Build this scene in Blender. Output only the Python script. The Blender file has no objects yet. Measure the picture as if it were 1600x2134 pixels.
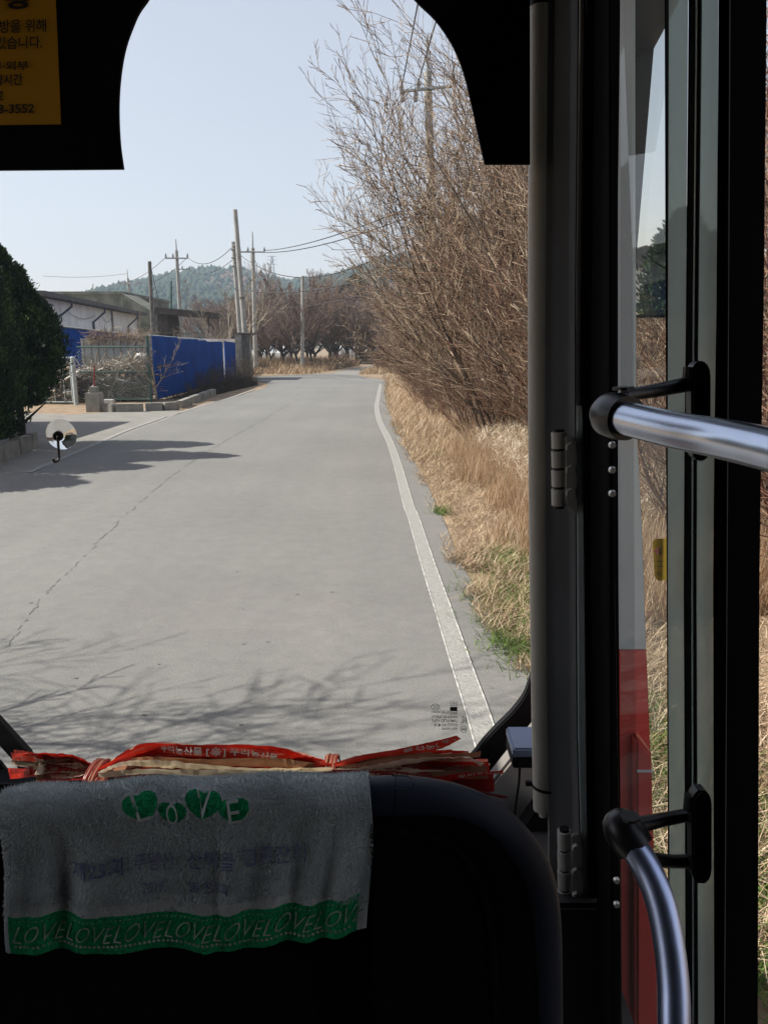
import bpy, bmesh, math, random
import numpy as np
from mathutils import Vector, Matrix

SC = bpy.context.scene
COL = SC.collection
# ------------------------------------------------------------ camera / world / sun / exposure
F = 1603.0; H = 2.05; HORIZON = 715.0
PITCH = math.atan((1067 - HORIZON) / F)
cam_d = bpy.data.cameras.new("camera"); cam = bpy.data.objects.new("camera", cam_d); COL.objects.link(cam)
cam.location = (0, 0, H); cam.rotation_euler = (math.pi / 2 - PITCH, 0, 0)
cam_d.sensor_fit = 'VERTICAL'; cam_d.sensor_height = 24; cam_d.lens = 24 * F / 2134
cam_d.clip_start = 0.03; cam_d.clip_end = 6000
SC.camera = cam
SUN_TO = Vector((-0.705, -0.03, 0.71)).normalized()
SUN_EL = math.asin(SUN_TO.z)
SUN_AZ = math.atan2(SUN_TO.x, SUN_TO.y)           # compass style, from +Y towards +X
w = bpy.data.worlds.new("World"); SC.world = w; w.use_nodes = True
wn = w.node_tree.nodes; wl = w.node_tree.links
bg = wn['Background']; bg.inputs[1].default_value = 0.15
sky = wn.new('ShaderNodeTexSky'); sky.sky_type = 'NISHITA'; sky.sun_disc = False
sky.sun_elevation = SUN_EL; sky.sun_rotation = SUN_AZ
sky.air_density = 1.0; sky.dust_density = .8; sky.ozone_density = 2.0; sky.altitude = 50
tint = wn.new('ShaderNodeMix'); tint.data_type = 'RGBA'; tint.blend_type = 'MULTIPLY'; tint.inputs[0].default_value = 1
tint.inputs[7].default_value = (1.53, 1.35, 1.31, 1)      # spring air, a little violet
gm = wn.new('ShaderNodeGamma'); gm.inputs[1].default_value = .42; wl.new(sky.outputs[0], gm.inputs[0]); wl.new(gm.outputs[0], tint.inputs[6]); wl.new(tint.outputs[2], bg.inputs[0])
sd = bpy.data.lights.new("sun", 'SUN'); sd.energy = 4.1; sd.angle = math.radians(0.5); sd.color = (1.0, 0.94, 0.85)
so = bpy.data.objects.new("sun", sd); COL.objects.link(so)
so.rotation_euler = SUN_TO.to_track_quat('Z', 'Y').to_euler(); so.location = (-20, 0, 30)
SC.view_settings.view_transform = 'Standard'; SC.view_settings.look = 'None'
SC.view_settings.exposure = 1.15; SC.view_settings.gamma = 1
SC.cycles.use_denoising = True
SC.cycles.max_bounces = 8; SC.cycles.transparent_max_bounces = 24; SC.cycles.volume_bounces = 0
SC.cycles.caustics_reflective = False; SC.cycles.caustics_refractive = False

# ------------------------------------------------------------ helpers
cp, sp = math.cos(PITCH), math.sin(PITCH)
def ray(px, py):
    a = (px - 800) / F; b = -(py - 1067) / F
    return Vector((a, cp + b * sp, -sp + b * cp))
def at(px, py, Y):
    """the point seen at photo pixel (px, py) that stands Y metres ahead of the camera"""
    d = ray(px, py); t = Y / d.y
    return Vector((d.x * t, Y, H + d.z * t))
def g(px, py, z=0.0):
    """the point of the ground seen at a photo pixel"""
    d = ray(px, py); t = (z - H) / d.z
    return Vector((d.x * t, d.y * t, z))
def tag(o, label=None, cat=None, group=None, kind=None):
    if label: o['label'] = label
    if cat: o['category'] = cat
    if group: o['group'] = group
    if kind: o['kind'] = kind
    return o
def thing(name, label, cat, loc=(0, 0, 0), group=None, rz=0):
    o = bpy.data.objects.new(name, None); COL.objects.link(o)
    o.location = loc; o.rotation_euler = (0, 0, rz); o.empty_display_size = .2
    return tag(o, label, cat, group)
def adopt(o, parent, local=False):
    if parent is not None:
        o.parent = parent
        if not local:
            M = Matrix.Identity(4); q = parent
            while q is not None:
                M = Matrix.LocRotScale(q.location, q.rotation_euler, q.scale) @ (q.matrix_parent_inverse.copy() if False else Matrix.Identity(4)) @ M if False else M
                q = None
            o.matrix_parent_inverse = WM[parent.name].inverted() if parent.name in WM else Matrix.LocRotScale(parent.location, parent.rotation_euler, parent.scale).inverted()
WM = {}
def mk(name, V, Fc, mats, parent=None, midx=None, smooth=False, tone=None, local=False):
    V = np.asarray(V, dtype=np.float32).reshape(-1, 3)
    me = bpy.data.meshes.new(name)
    if isinstance(Fc, np.ndarray):
        n, k = Fc.shape
        me.vertices.add(len(V)); me.vertices.foreach_set('co', V.ravel())
        me.loops.add(n * k); me.loops.foreach_set('vertex_index', Fc.astype(np.int32).ravel())
        me.polygons.add(n); me.polygons.foreach_set('loop_start', np.arange(0, n * k, k, dtype=np.int32))
        me.update(calc_edges=True)
    else:
        me.from_pydata([tuple(map(float, v)) for v in V], [], [list(f) for f in Fc]); me.update()
    for m in (mats if isinstance(mats, (list, tuple)) else [mats]): me.materials.append(m)
    if midx is not None: me.polygons.foreach_set('material_index', np.asarray(midx, dtype=np.int32))
    if smooth: me.polygons.foreach_set('use_smooth', np.ones(len(me.polygons), dtype=bool))
    if tone is not None:
        at_ = me.attributes.new('tone', 'FLOAT', 'POINT'); at_.data.foreach_set('value', np.asarray(tone, dtype=np.float32))
    o = bpy.data.objects.new(name, me); COL.objects.link(o)
    if parent is not None and not local and parent.name not in WM and parent.parent is None:
        WM[parent.name] = Matrix.LocRotScale(parent.location, parent.rotation_euler, parent.scale)
    adopt(o, parent, local)
    if not local: WM[o.name] = Matrix.Identity(4)
    return o

class MB:
    def __init__(s): s.v = []; s.f = []; s.m = []
    def add(s, vs, fs, m=0):
        b = len(s.v); s.v += [tuple(v) for v in vs]
        s.f += [tuple(b + i for i in f) for f in fs]; s.m += [m] * len(fs); return s
    def hexa(s, a, m=0):      # 8 corners: bottom 4 ccw, top 4 ccw
        return s.add(a, [(3, 2, 1, 0), (4, 5, 6, 7), (0, 1, 5, 4), (1, 2, 6, 5), (2, 3, 7, 6), (3, 0, 4, 7)], m)
    def box(s, x0, x1, y0, y1, z0, z1, m=0):
        return s.hexa([(x0, y0, z0), (x1, y0, z0), (x1, y1, z0), (x0, y1, z0), (x0, y0, z1), (x1, y0, z1), (x1, y1, z1), (x0, y1, z1)], m)
    def obox(s, c, ax, ay, az, hx, hy, hz, m=0):   # oriented box
        c = Vector(c); ax = Vector(ax).normalized() * hx; ay = Vector(ay).normalized() * hy; az = Vector(az).normalized() * hz
        return s.hexa([c - ax - ay - az, c + ax - ay - az, c + ax + ay - az, c - ax + ay - az,
                       c - ax - ay + az, c + ax - ay + az, c + ax + ay + az, c - ax + ay + az], m)
    def tube(s, pts, r, n=12, caps=True, m=0):
        pts = [Vector(p) for p in pts]; k = len(pts)
        rs = r if isinstance(r, (list, tuple)) else [r] * k
        up = Vector((0, 0, 1)); t0 = (pts[1] - pts[0]).normalized()
        if abs(t0.dot(up)) > .95: up = Vector((1, 0, 0))
        nrm = (up - t0 * up.dot(t0)).normalized(); vs = []
        for i, p in enumerate(pts):
            t = (pts[min(i + 1, k - 1)] - pts[max(i - 1, 0)]).normalized()
            nrm = (nrm - t * nrm.dot(t)).normalized(); b = t.cross(nrm)
            for j in range(n):
                a = 2 * math.pi * j / n
                vs.append(p + (nrm * math.cos(a) + b * math.sin(a)) * rs[i])
        fs = [(i * n + j, i * n + (j + 1) % n, (i + 1) * n + (j + 1) % n, (i + 1) * n + j) for i in range(k - 1) for j in range(n)]
        if caps: fs += [tuple(range(n - 1, -1, -1)), tuple((k - 1) * n + j for j in range(n))]
        return s.add(vs, fs, m)
    def slab(s, front, back_off, m=0):   # polygon extruded by a vector
        k = len(front); off = Vector(back_off)
        vs = [Vector(p) for p in front] + [Vector(p) + off for p in front]
        fs = [tuple(range(k)), tuple(range(2 * k - 1, k - 1, -1))] + [(i, i + k, (i + 1) % k + k, (i + 1) % k) for i in range(k)]
        return s.add(vs, fs, m)
    def strip(s, L, R, off, m=0):   # two edges with thickness
        k = len(L); off = Vector(off)
        vs = [Vector(p) for p in L] + [Vector(p) for p in R] + [Vector(p) + off for p in L] + [Vector(p) + off for p in R]
        fs = []
        for i in range(k - 1):
            fs += [(i, i + 1, k + i + 1, k + i), (2 * k + i, 3 * k + i, 3 * k + i + 1, 2 * k + i + 1),
                   (i, 2 * k + i, 2 * k + i + 1, i + 1), (k + i, k + i + 1, 3 * k + i + 1, 3 * k + i)]
        fs += [(0, k, 3 * k, 2 * k), (k - 1, 3 * k - 1, 4 * k - 1, 2 * k - 1)]
        return s.add(vs, fs, m)
    def sphere(s, c, r, n=16, k=10, sc=(1, 1, 1), m=0):
        vs = []
        for i in range(k + 1):
            th = math.pi * i / k
            for j in range(n):
                a = 2 * math.pi * j / n
                vs.append((c[0] + r * sc[0] * math.sin(th) * math.cos(a), c[1] + r * sc[1] * math.sin(th) * math.sin(a), c[2] + r * sc[2] * math.cos(th)))
        return s.add(vs, [(i * n + j, (i + 1) * n + j, (i + 1) * n + (j + 1) % n, i * n + (j + 1) % n) for i in range(k) for j in range(n)], m)
    def build(s, name, mats, parent=None, smooth=False, bevel=0, local=False):
        o = mk(name, s.v, s.f, mats, parent, s.m, smooth, local=local)
        if smooth or bevel:
            bm = bmesh.new(); bm.from_mesh(o.data)
            bmesh.ops.recalc_face_normals(bm, faces=bm.faces)
            if bevel:
                es = [e for e in bm.edges if len(e.link_faces) == 2 and e.calc_face_angle(0) > .6]
                bmesh.ops.bevel(bm, geom=es, offset=bevel, segments=2, affect='EDGES', clamp_overlap=True)
            if smooth:
                for e in bm.edges: e.smooth = not (len(e.link_faces) == 2 and e.calc_face_angle(0) > .7)
            bm.to_mesh(o.data); bm.free()
        return o

def catmull(pts, n=8):
    pts = [Vector(p) for p in pts]; P = [2 * pts[0] - pts[1]] + pts + [2 * pts[-1] - pts[-2]]; out = []
    for i in range(1, len(P) - 2):
        a, b, c, d = P[i - 1:i + 3]
        for k in range(n):
            t = k / n
            out.append(.5 * ((2 * b) + (c - a) * t + (2 * a - 5 * b + 4 * c - d) * t * t + (3 * b - a - 3 * c + d) * t ** 3))
    return out + [pts[-1]]

# ------------------------------------------------------------ materials
def mat(name, col, rough=.8, metal=0, var=0.0, scale=5.0, col2=None, bump=0.0, bscale=None, spec=None, tone=None, detail=5, trans=0):
    """procedural principled material: base colour varied by noise, optional 'tone' attribute ramp"""
    m = bpy.data.materials.new(name); m.use_nodes = True; N = m.node_tree.nodes; L = m.node_tree.links
    b = N['Principled BSDF']; b.inputs['Roughness'].default_value = rough; b.inputs['Metallic'].default_value = metal
    if spec is not None: b.inputs['Specular IOR Level'].default_value = spec
    c = (*col, 1); c2 = (*(col2 if col2 else [max(0, x * (1 - var)) for x in col]), 1)
    tc = N.new('ShaderNodeTexCoord'); nz = N.new('ShaderNodeTexNoise')
    nz.inputs['Scale'].default_value = scale; nz.inputs['Detail'].default_value = detail
    L.new(tc.outputs['Object'], nz.inputs['Vector'])
    rp = N.new('ShaderNodeValToRGB'); rp.color_ramp.elements[0].position = .35; rp.color_ramp.elements[1].position = .65
    rp.color_ramp.elements[0].color = c2; rp.color_ramp.elements[1].color = c
    L.new(nz.outputs['Fac'], rp.inputs[0]); out = rp.outputs[0]
    if tone:
        an = N.new('ShaderNodeAttribute'); an.attribute_name = 'tone'
        r2 = N.new('ShaderNodeValToRGB'); els = r2.color_ramp.elements
        for i, (p, cc) in enumerate(tone):
            e = els[i] if i < 2 else els.new(p)
            e.position = p; e.color = (*cc, 1)
        L.new(an.outputs['Fac'], r2.inputs[0])
        mx = N.new('ShaderNodeMix'); mx.data_type = 'RGBA'; mx.blend_type = 'MULTIPLY'; mx.inputs[0].default_value = 1
        L.new(r2.outputs[0], mx.inputs[6])
        rp.color_ramp.elements[0].color = (1 - var, 1 - var, 1 - var, 1); rp.color_ramp.elements[1].color = (1, 1, 1, 1)
        L.new(rp.outputs[0], mx.inputs[7]); out = mx.outputs[2]
    L.new(out, b.inputs['Base Color'])
    if bump:
        bp = N.new('ShaderNodeBump'); bp.inputs['Strength'].default_value = bump; bp.inputs['Distance'].default_value = .01
        n2 = N.new('ShaderNodeTexNoise'); n2.inputs['Scale'].default_value = bscale or scale * 4; n2.inputs['Detail'].default_value = 6
        L.new(tc.outputs['Object'], n2.inputs['Vector']); L.new(n2.outputs['Fac'], bp.inputs['Height']); L.new(bp.outputs[0], b.inputs['Normal'])
    if trans:   # thin leaf / paper translucency
        tl = N.new('ShaderNodeBsdfTranslucent'); L.new(out, tl.inputs[0]); ms = N.new('ShaderNodeMixShader'); ms.inputs[0].default_value = trans
        L.new(b.outputs[0], ms.inputs[1]); L.new(tl.outputs[0], ms.inputs[2]); L.new(ms.outputs[0], N['Material Output'].inputs[0])
    return m
def glass_thin(name, tint=(1, 1, 1), refl=1.0, haze=0.0, hazecol=(.3, .32, .3), rough=0.0):
    """a thin pane: clear with Fresnel reflection, optionally a dusty film"""
    m = bpy.data.materials.new(name); m.use_nodes = True; N = m.node_tree.nodes; L = m.node_tree.links
    N.remove(N['Principled BSDF'])
    t = N.new('ShaderNodeBsdfTransparent'); t.inputs[0].default_value = (*tint, 1)
    gl = N.new('ShaderNodeBsdfGlossy'); gl.inputs['Roughness'].default_value = rough
    lw = N.new('ShaderNodeLayerWeight'); lw.inputs[0].default_value = .5      # Schlick reflection, the same from both sides
    pw = N.new('ShaderNodeMath'); pw.operation = 'POWER'; pw.inputs[1].default_value = 5; L.new(lw.outputs['Facing'], pw.inputs[0])
    fr = N.new('ShaderNodeMath'); fr.operation = 'MULTIPLY_ADD'; fr.inputs[1].default_value = .92; fr.inputs[2].default_value = .08; L.new(pw.outputs[0], fr.inputs[0])
    mu = N.new('ShaderNodeMath'); mu.operation = 'MULTIPLY'; mu.inputs[1].default_value = refl; L.new(fr.outputs[0], mu.inputs[0])
    m1 = N.new('ShaderNodeMixShader'); L.new(mu.outputs[0], m1.inputs[0]); L.new(t.outputs[0], m1.inputs[1]); L.new(gl.outputs[0], m1.inputs[2])
    last = m1
    if haze:
        d = N.new('ShaderNodeBsdfTranslucent'); d.inputs[0].default_value = (*hazecol, 1)
        m2 = N.new('ShaderNodeMixShader'); m2.inputs[0].default_value = haze
        L.new(m1.outputs[0], m2.inputs[1]); L.new(d.outputs[0], m2.inputs[2]); last = m2
    L.new(last.outputs[0], N['Material Output'].inputs[0])
    return m

M = {}
M['soil'] = mat('soil', (.30, .22, .14), .95, var=.5, scale=3, col2=(.17, .12, .075), bump=.6, bscale=25)
def asphalt_mat():
    m = mat('asphalt', (.195, .194, .187), .9, scale=.35, col2=(.170, .169, .163), detail=3)
    N = m.node_tree.nodes; L = m.node_tree.links; b = N['Principled BSDF']; tc = [n for n in N if n.type == 'TEX_COORD'][0]
    old = b.inputs['Base Color'].links[0].from_socket
    sp_ = N.new('ShaderNodeTexNoise'); sp_.inputs['Scale'].default_value = 75; sp_.inputs['Detail'].default_value = 8; sp_.inputs['Roughness'].default_value = .8; L.new(tc.outputs['Object'], sp_.inputs['Vector'])
    r = N.new('ShaderNodeValToRGB'); r.color_ramp.elements[0].position = .3; r.color_ramp.elements[0].color = (.60, .60, .61, 1)
    r.color_ramp.elements[1].position = .72; r.color_ramp.elements[1].color = (1.30, 1.29, 1.26, 1); L.new(sp_.outputs['Fac'], r.inputs[0])
    # wear along the direction of travel
    mp = N.new('ShaderNodeMapping'); mp.inputs['Scale'].default_value = (1.4, .05, 1); L.new(tc.outputs['Object'], mp.inputs[0])
    n3 = N.new('ShaderNodeTexNoise'); n3.inputs['Scale'].default_value = 1.2; n3.inputs['Detail'].default_value = 4; L.new(mp.outputs[0], n3.inputs['Vector'])
    r3 = N.new('ShaderNodeValToRGB'); r3.color_ramp.elements[0].color = (.85, .85, .86, 1); r3.color_ramp.elements[1].color = (1.09, 1.08, 1.06, 1); L.new(n3.outputs['Fac'], r3.inputs[0])
    x = N.new('ShaderNodeMix'); x.data_type = 'RGBA'; x.blend_type = 'MULTIPLY'; x.inputs[0].default_value = 1; L.new(old, x.inputs[6]); L.new(r.outputs[0], x.inputs[7])
    y = N.new('ShaderNodeMix'); y.data_type = 'RGBA'; y.blend_type = 'MULTIPLY'; y.inputs[0].default_value = 1; L.new(x.outputs[2], y.inputs[6]); L.new(r3.outputs[0], y.inputs[7])
    n4 = N.new('ShaderNodeTexNoise'); n4.inputs['Scale'].default_value = 6; n4.inputs['Detail'].default_value = 9; n4.inputs['Roughness'].default_value = .8; L.new(tc.outputs['Object'], n4.inputs['Vector'])
    r4 = N.new('ShaderNodeValToRGB'); r4.color_ramp.elements[0].position = .3; r4.color_ramp.elements[0].color = (.84, .84, .85, 1); r4.color_ramp.elements[1].position = .7; r4.color_ramp.elements[1].color = (1.12, 1.115, 1.10, 1); L.new(n4.outputs['Fac'], r4.inputs[0])
    z = N.new('ShaderNodeMix'); z.data_type = 'RGBA'; z.blend_type = 'MULTIPLY'; z.inputs[0].default_value = 1; L.new(y.outputs[2], z.inputs[6]); L.new(r4.outputs[0], z.inputs[7])
    L.new(z.outputs[2], b.inputs['Base Color'])
    bp = N.new('ShaderNodeBump'); bp.inputs['Strength'].default_value = .5; bp.inputs['Distance'].default_value = .004
    L.new(sp_.outputs['Fac'], bp.inputs['Height']); L.new(bp.outputs[0], b.inputs['Normal'])
    return m
M['asphalt'] = asphalt_mat()
M['track'] = mat('track', (.215, .205, .185), .95, scale=2, col2=(.18, .17, .155), bump=.4)
M['paint'] = mat('paint', (.315, .31, .29), .8, scale=60, col2=(.21, .207, .195), detail=6, bump=.3, bscale=120)
M['paint_worn'] = mat('paint_worn', (.30, .295, .28), .85, scale=9, col2=(.20, .198, .187), detail=8)
M['paint_edge'] = mat('paint_edge', (.60, .59, .56), .7, scale=14, col2=(.26, .255, .24), detail=6)
M['crack'] = mat('crack', (.155, .153, .147), .95, scale=30, var=.4)
M['concrete'] = mat('concrete', (.30, .29, .26), .9, scale=4, col2=(.2, .195, .175), bump=.4, bscale=30)
M['concrete_pole'] = mat('concrete_pole', (.34, .33, .30), .85, scale=3, col2=(.25, .245, .225))
M['moss_concrete'] = mat('moss_concrete', (.20, .20, .165), .95, scale=1.2, col2=(.09, .10, .07), bump=.5, bscale=8)
M['dark_pole'] = mat('dark_pole', (.16, .145, .125), .85, scale=3, col2=(.09, .08, .07))
M['steel'] = mat('steel', (.38, .40, .40), .45, .7, var=.2, scale=6)
M['insul'] = mat('insul', (.25, .26, .28), .3, var=.2)
M['wire'] = mat('wire', (.035, .035, .04), .6, var=.2)
M['white_wall'] = mat('white_wall', (.80, .79, .76), .85, scale=1.5, col2=(.64, .63, .60), bump=.2, bscale=6)
M['eave'] = mat('eave', (.10, .095, .09), .8, scale=2, var=.4)
M['pipe'] = mat('pipe', (.03, .045, .075), .5, var=.2)
M['rust_roof'] = mat('rust_roof', (.06, .042, .032), .85, scale=3, var=.5)
M['blue_sheet'] = mat('blue_sheet', (.004, .060, .30), .6, scale=1.1, col2=(.004, .044, .22), spec=.15)
M['blue_light'] = mat('blue_light', (.004, .06, .30), .55, scale=1.5, col2=(.003, .05, .25), spec=.2)
M['dull_blue'] = mat('dull_blue', (.03, .05, .11), .6, scale=3, var=.4)
M['panel_grey'] = mat('panel_grey', (.36, .37, .36), .8, scale=2.5, col2=(.24, .25, .24))
M['slats'] = mat('slats', (.14, .125, .11), .85, scale=5, var=.5)
M['green_steel'] = mat('green_steel', (.035, .10, .085), .6, var=.3)
M['gate_white'] = mat('gate_white', (.45, .50, .50), .5, scale=8, var=.25)
M['mesh_wire'] = mat('mesh_wire', (.16, .20, .19), .5, .3, var=.2)
M['red_rod'] = mat('red_rod', (.30, .03, .025), .7, var=.3)
M['plastic_film'] = mat('plastic_film', (.70, .71, .72), .5, scale=.6, col2=(.5, .52, .54))
M['wood_scrap'] = mat('wood_scrap', (.3, .24, .17), .9, var=.35, scale=7, tone=[(0, (.02, .014, .01)), (.4, (.19, .12, .07)), (.75, (.42, .32, .22)), (1, (.85, .82, .76))])
M['bark_dark'] = mat('bark_dark', (.1, .08, .06), .95, var=.35, scale=6, tone=[(0, (.05, .04, .035)), (1, (.15, .12, .10))])
M['twig_far'] = mat('twig_far', (.2, .15, .13), .95, var=.25, scale=3, tone=[(0, (.15, .10, .08)), (1, (.34, .25, .205))])
M['twig_pale'] = mat('twig_pale', (.3, .26, .2), .95, var=.25, scale=3, tone=[(0, (.19, .15, .115)), (1, (.40, .34, .26))])
M['twig_near'] = mat('twig_near', (.3, .2, .12), .9, var=.3, scale=4, tone=[(0, (.055, .036, .026)), (.4, (.19, .12, .078)), (.75, (.40, .285, .19)), (1, (.64, .53, .39))])
M['bark_near'] = mat('bark_near', (.2, .16, .12), .95, var=.4, scale=10, tone=[(0, (.10, .075, .055)), (1, (.24, .19, .145))])
M['shrub_red'] = mat('shrub_red', (.2, .1, .08), .95, var=.3, scale=4, tone=[(0, (.14, .065, .05)), (.6, (.28, .15, .10)), (1, (.38, .24, .15))])
M['shrub_dark'] = mat('shrub_dark', (.2, .1, .08), .95, var=.3, scale=4, tone=[(0, (.035, .026, .018)), (.7, (.11, .085, .06)), (1, (.22, .17, .12))])
M['conifer'] = mat('conifer', (.05, .08, .02), .8, var=.3, scale=3, tone=[(0, (.004, .013, .005)), (.55, (.018, .050, .014)), (1, (.10, .19, .035))], trans=.06)
M['pine'] = mat('pine', (.05, .08, .02), .9, var=.3, scale=3, tone=[(0, (.02, .035, .018)), (1, (.06, .075, .035))])
M['forest'] = mat('forest', (.05, .08, .02), .95, var=.3, scale=.02, tone=[(0, (.010, .028, .014)), (.55, (.025, .052, .022)), (.7, (.10, .06, .04)), (1, (.16, .10, .07))])
M['hill'] = mat('hill', (.10, .085, .055), .95, scale=.02, col2=(.05, .06, .035))
M['grass_dry'] = mat('grass_dry', (.4, .3, .2), .9, var=.2, scale=2, tone=[(0, (.20, .10, .045)), (.45, (.48, .32, .185)), (.75, (.68, .56, .40)), (1, (.86, .78, .66))], trans=.25)
M['straw'] = mat('straw', (.4, .3, .2), .95, var=.2, scale=2, tone=[(0, (.09, .055, .03)), (.5, (.38, .26, .155)), (1, (.74, .60, .43))], trans=.1)
M['grass_green'] = mat('grass_green', (.1, .2, .04), .8, var=.2, scale=2, tone=[(0, (.05, .10, .015)), (1, (.20, .30, .06))], trans=.25)
# bus
M['black'] = mat('black', (.005, .005, .006), .75, var=.3, scale=8, spec=.1)
M['rubber'] = mat('rubber', (.009, .009, .010), .6, var=.3, scale=20, spec=.25)
M['dark_trim'] = mat('dark_trim', (.028, .028, .03), .55, var=.25, scale=10, bump=.15, bscale=300)
M['grey_trim'] = mat('grey_trim', (.19, .18, .165), .6, var=.2, scale=6)
M['conduit'] = mat('conduit', (.62, .59, .51), .5, scale=3, col2=(.52, .49, .42))
M['post'] = mat('post', (.24, .24, .25), .55, scale=3, var=.2)
M['alu'] = mat('alu', (.86, .95, .95), .5, 0, var=.15, scale=3)
M['hinge'] = mat('hinge', (.60, .59, .54), .5, .0, var=.25, scale=12)
M['bolt'] = mat('bolt', (.6, .6, .58), .3, .8, var=.1)
M['chrome'] = mat('chrome', (.60, .66, .80), .24, 1.0, var=.08, scale=20)
M['brushed'] = mat('brushed', (.56, .64, .88), .38, 1.0, var=.1, scale=40)
M['bracket'] = mat('bracket', (.014, .014, .016), .35, var=.2, spec=.5)
M['body_white'] = mat('body_white', (.60, .64, .66), .35, var=.08, scale=2, spec=.5)
M['body_red'] = mat('body_red', (.62, .07, .055), .3, var=.12, scale=2, spec=.5)
M['seat_pad'] = mat('seat_pad', (.020, .027, .046), .5, var=.15, scale=5, bump=.12, bscale=500, spec=.3)
M['seat_dark'] = mat('seat_dark', (.006, .006, .007), .85, var=.3, scale=60, bump=.2, bscale=200, spec=.08)
M['device'] = mat('device', (.24, .30, .44), .35, var=.1, scale=5)
M['sticker_yellow'] = mat('sticker_yellow', (.60, .30, .015), .45, scale=3, col2=(.52, .26, .012), bump=.5, bscale=6)
M['ink'] = mat('ink', (.012, .011, .01), .6, var=.1)
M['ink_white'] = mat('ink_white', (.85, .80, .76), .45, var=.05)
M['ink_gold'] = mat('ink_gold', (.75, .55, .22), .4, var=.1)
M['tape_red'] = mat('tape_red', (.58, .03, .015), .25, var=.25, scale=14, spec=.6, trans=.3)
M['tape_dark'] = mat('tape_dark', (.28, .018, .012), .35, var=.3, scale=14, spec=.5, trans=.2)
M['tape_cream'] = mat('tape_cream', (.86, .77, .58), .6, scale=20, col2=(.7, .6, .43), trans=.25)
M['tape_brown'] = mat('tape_brown', (.36, .17, .09), .5, scale=20, col2=(.26, .12, .07), trans=.2)
M['terry'] = mat('terry', (.74, .80, .80), .95, scale=9, col2=(.54, .59, .59), bump=.25, bscale=420, spec=.1)
_t = M['terry'].node_tree.nodes['Principled BSDF']; _t.inputs['Sheen Weight'].default_value = .8; _t.inputs['Sheen Roughness'].default_value = .35; _t.inputs['Sheen Tint'].default_value = (.85, .95, 1, 1)
M['terry_green'] = mat('terry_green', (.03, .60, .24), .85, scale=30, col2=(.02, .46, .18), bump=.8, bscale=300, spec=.2)
M['terry_pale'] = mat('terry_pale', (.55, .66, .62), .95, scale=60, col2=(.15, .3, .22), spec=.1)
M['faded_print'] = mat('faded_print', (.09, .10, .27), .95, scale=90, col2=(.34, .38, .50), spec=.1)
M['glass'] = glass_thin('glass', (.96, .975, .965), .3)
M['door_glass'] = glass_thin('door_glass', (.86, .90, .88), .8, haze=.03, hazecol=(.5, .5, .48))
M['ribbed_glass'] = glass_thin('ribbed_glass', (.6, .66, .64), 1.0, haze=.55, hazecol=(.66, .72, .69), rough=.25)
M['mirror'] = mat('mirror', (.80, .84, .86), .01, 1.0)
mg = bpy.data.materials.new('clear_plastic'); mg.use_nodes = True; _b = mg.node_tree.nodes['Principled BSDF']
_b.inputs['Transmission Weight'].default_value = 1; _b.inputs['Roughness'].default_value = .02; _b.inputs['IOR'].default_value = 1.49
_b.inputs['Base Color'].default_value = (.9, .9, .9, 1); M['clear_plastic'] = mg

# ------------------------------------------------------------ lettering
def glyphs(s, size=1.0, bold=0.0):
    c = bpy.data.curves.new('t', 'FONT'); c.body = s; c.size = size; c.resolution_u = 3; c.offset = bold
    o = bpy.data.objects.new('t', c); COL.objects.link(o); bpy.context.view_layer.update()
    me = bpy.data.meshes.new_from_object(o.evaluated_get(bpy.context.evaluated_depsgraph_get()))
    V = [tuple(v.co) for v in me.vertices]; Fc = [tuple(p.vertices) for p in me.polygons]
    bpy.data.objects.remove(o); bpy.data.curves.remove(c); bpy.data.meshes.remove(me)
    return V, Fc
def lettering(name, s, fn, matl, parent, size=1.0, bold=0.0, fit=None):
    """flat letters of the text s; fn maps (x, y) in 0..1 of the text's box to a point"""
    V, Fc = glyphs(s, size, bold)
    if not V: return None
    xs = [v[0] for v in V]; ys = [v[1] for v in V]; x0, x1, y0, y1 = min(xs), max(xs), min(ys), max(ys)
    W = [fn((v[0] - x0) / max(1e-6, x1 - x0), (v[1] - y0) / max(1e-6, y1 - y0)) for v in V]
    return mk(name, W, Fc, matl, parent)

# ------------------------------------------------------------ ground, road
def ramp(x, a, b): return np.clip((x - a) / (b - a), 0, 1)
ROAD_R_PX = [(1105, 1405), (1045, 1310), (1000, 1240), (960, 1175), (925, 1085), (885, 1000), (848, 940), (822, 885), (806, 850), (803, 820), (806, 798), (800, 791)]
road_r = [Vector((.98, -12, 0)), Vector((.98, -4, 0)), Vector((.97, 2, 0))] + [g(*p) for p in ROAD_R_PX]
_ry = np.array([p.y for p in road_r]); _rx = np.array([p.x for p in road_r])
def road_right_x(y): return np.interp(y, _ry, _rx)
rng = np.random.RandomState(4)
def bank(x, y):
    e = x - road_right_x(np.minimum(y, 46)); s = ramp(e, .5, 3.5)
    b = .38 * s * s * (3 - 2 * s) * ramp(60 - y, 0, 12) * ramp(y, -14, -4)
    return b
def axis(parts):
    out = []
    for a, b, n in parts: out += list(np.linspace(a, b, n, endpoint=False))
    return np.array(out + [parts[-1][1]])
gx = axis([(-1500, -200, 12), (-200, -20, 14), (-20, 0, 14), (0, 12, 36), (12, 60, 12), (60, 1500, 14)])
gy = axis([(-60, -14, 6), (-14, 60, 74), (60, 200, 12), (200, 1500, 14)])
GX, GY = np.meshgrid(gx, gy); GZ = bank(GX, GY) - .012
V = np.stack([GX, GY, GZ], -1).reshape(-1, 3); nx, ny = len(gx), len(gy)
idx = np.arange(nx * ny).reshape(ny, nx)
Fq = np.stack([idx[:-1, :-1], idx[:-1, 1:], idx[1:, 1:], idx[1:, :-1]], -1).reshape(-1, 4)
tag(mk('ground', V, Fq, M['soil'], smooth=True), kind='structure')

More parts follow.
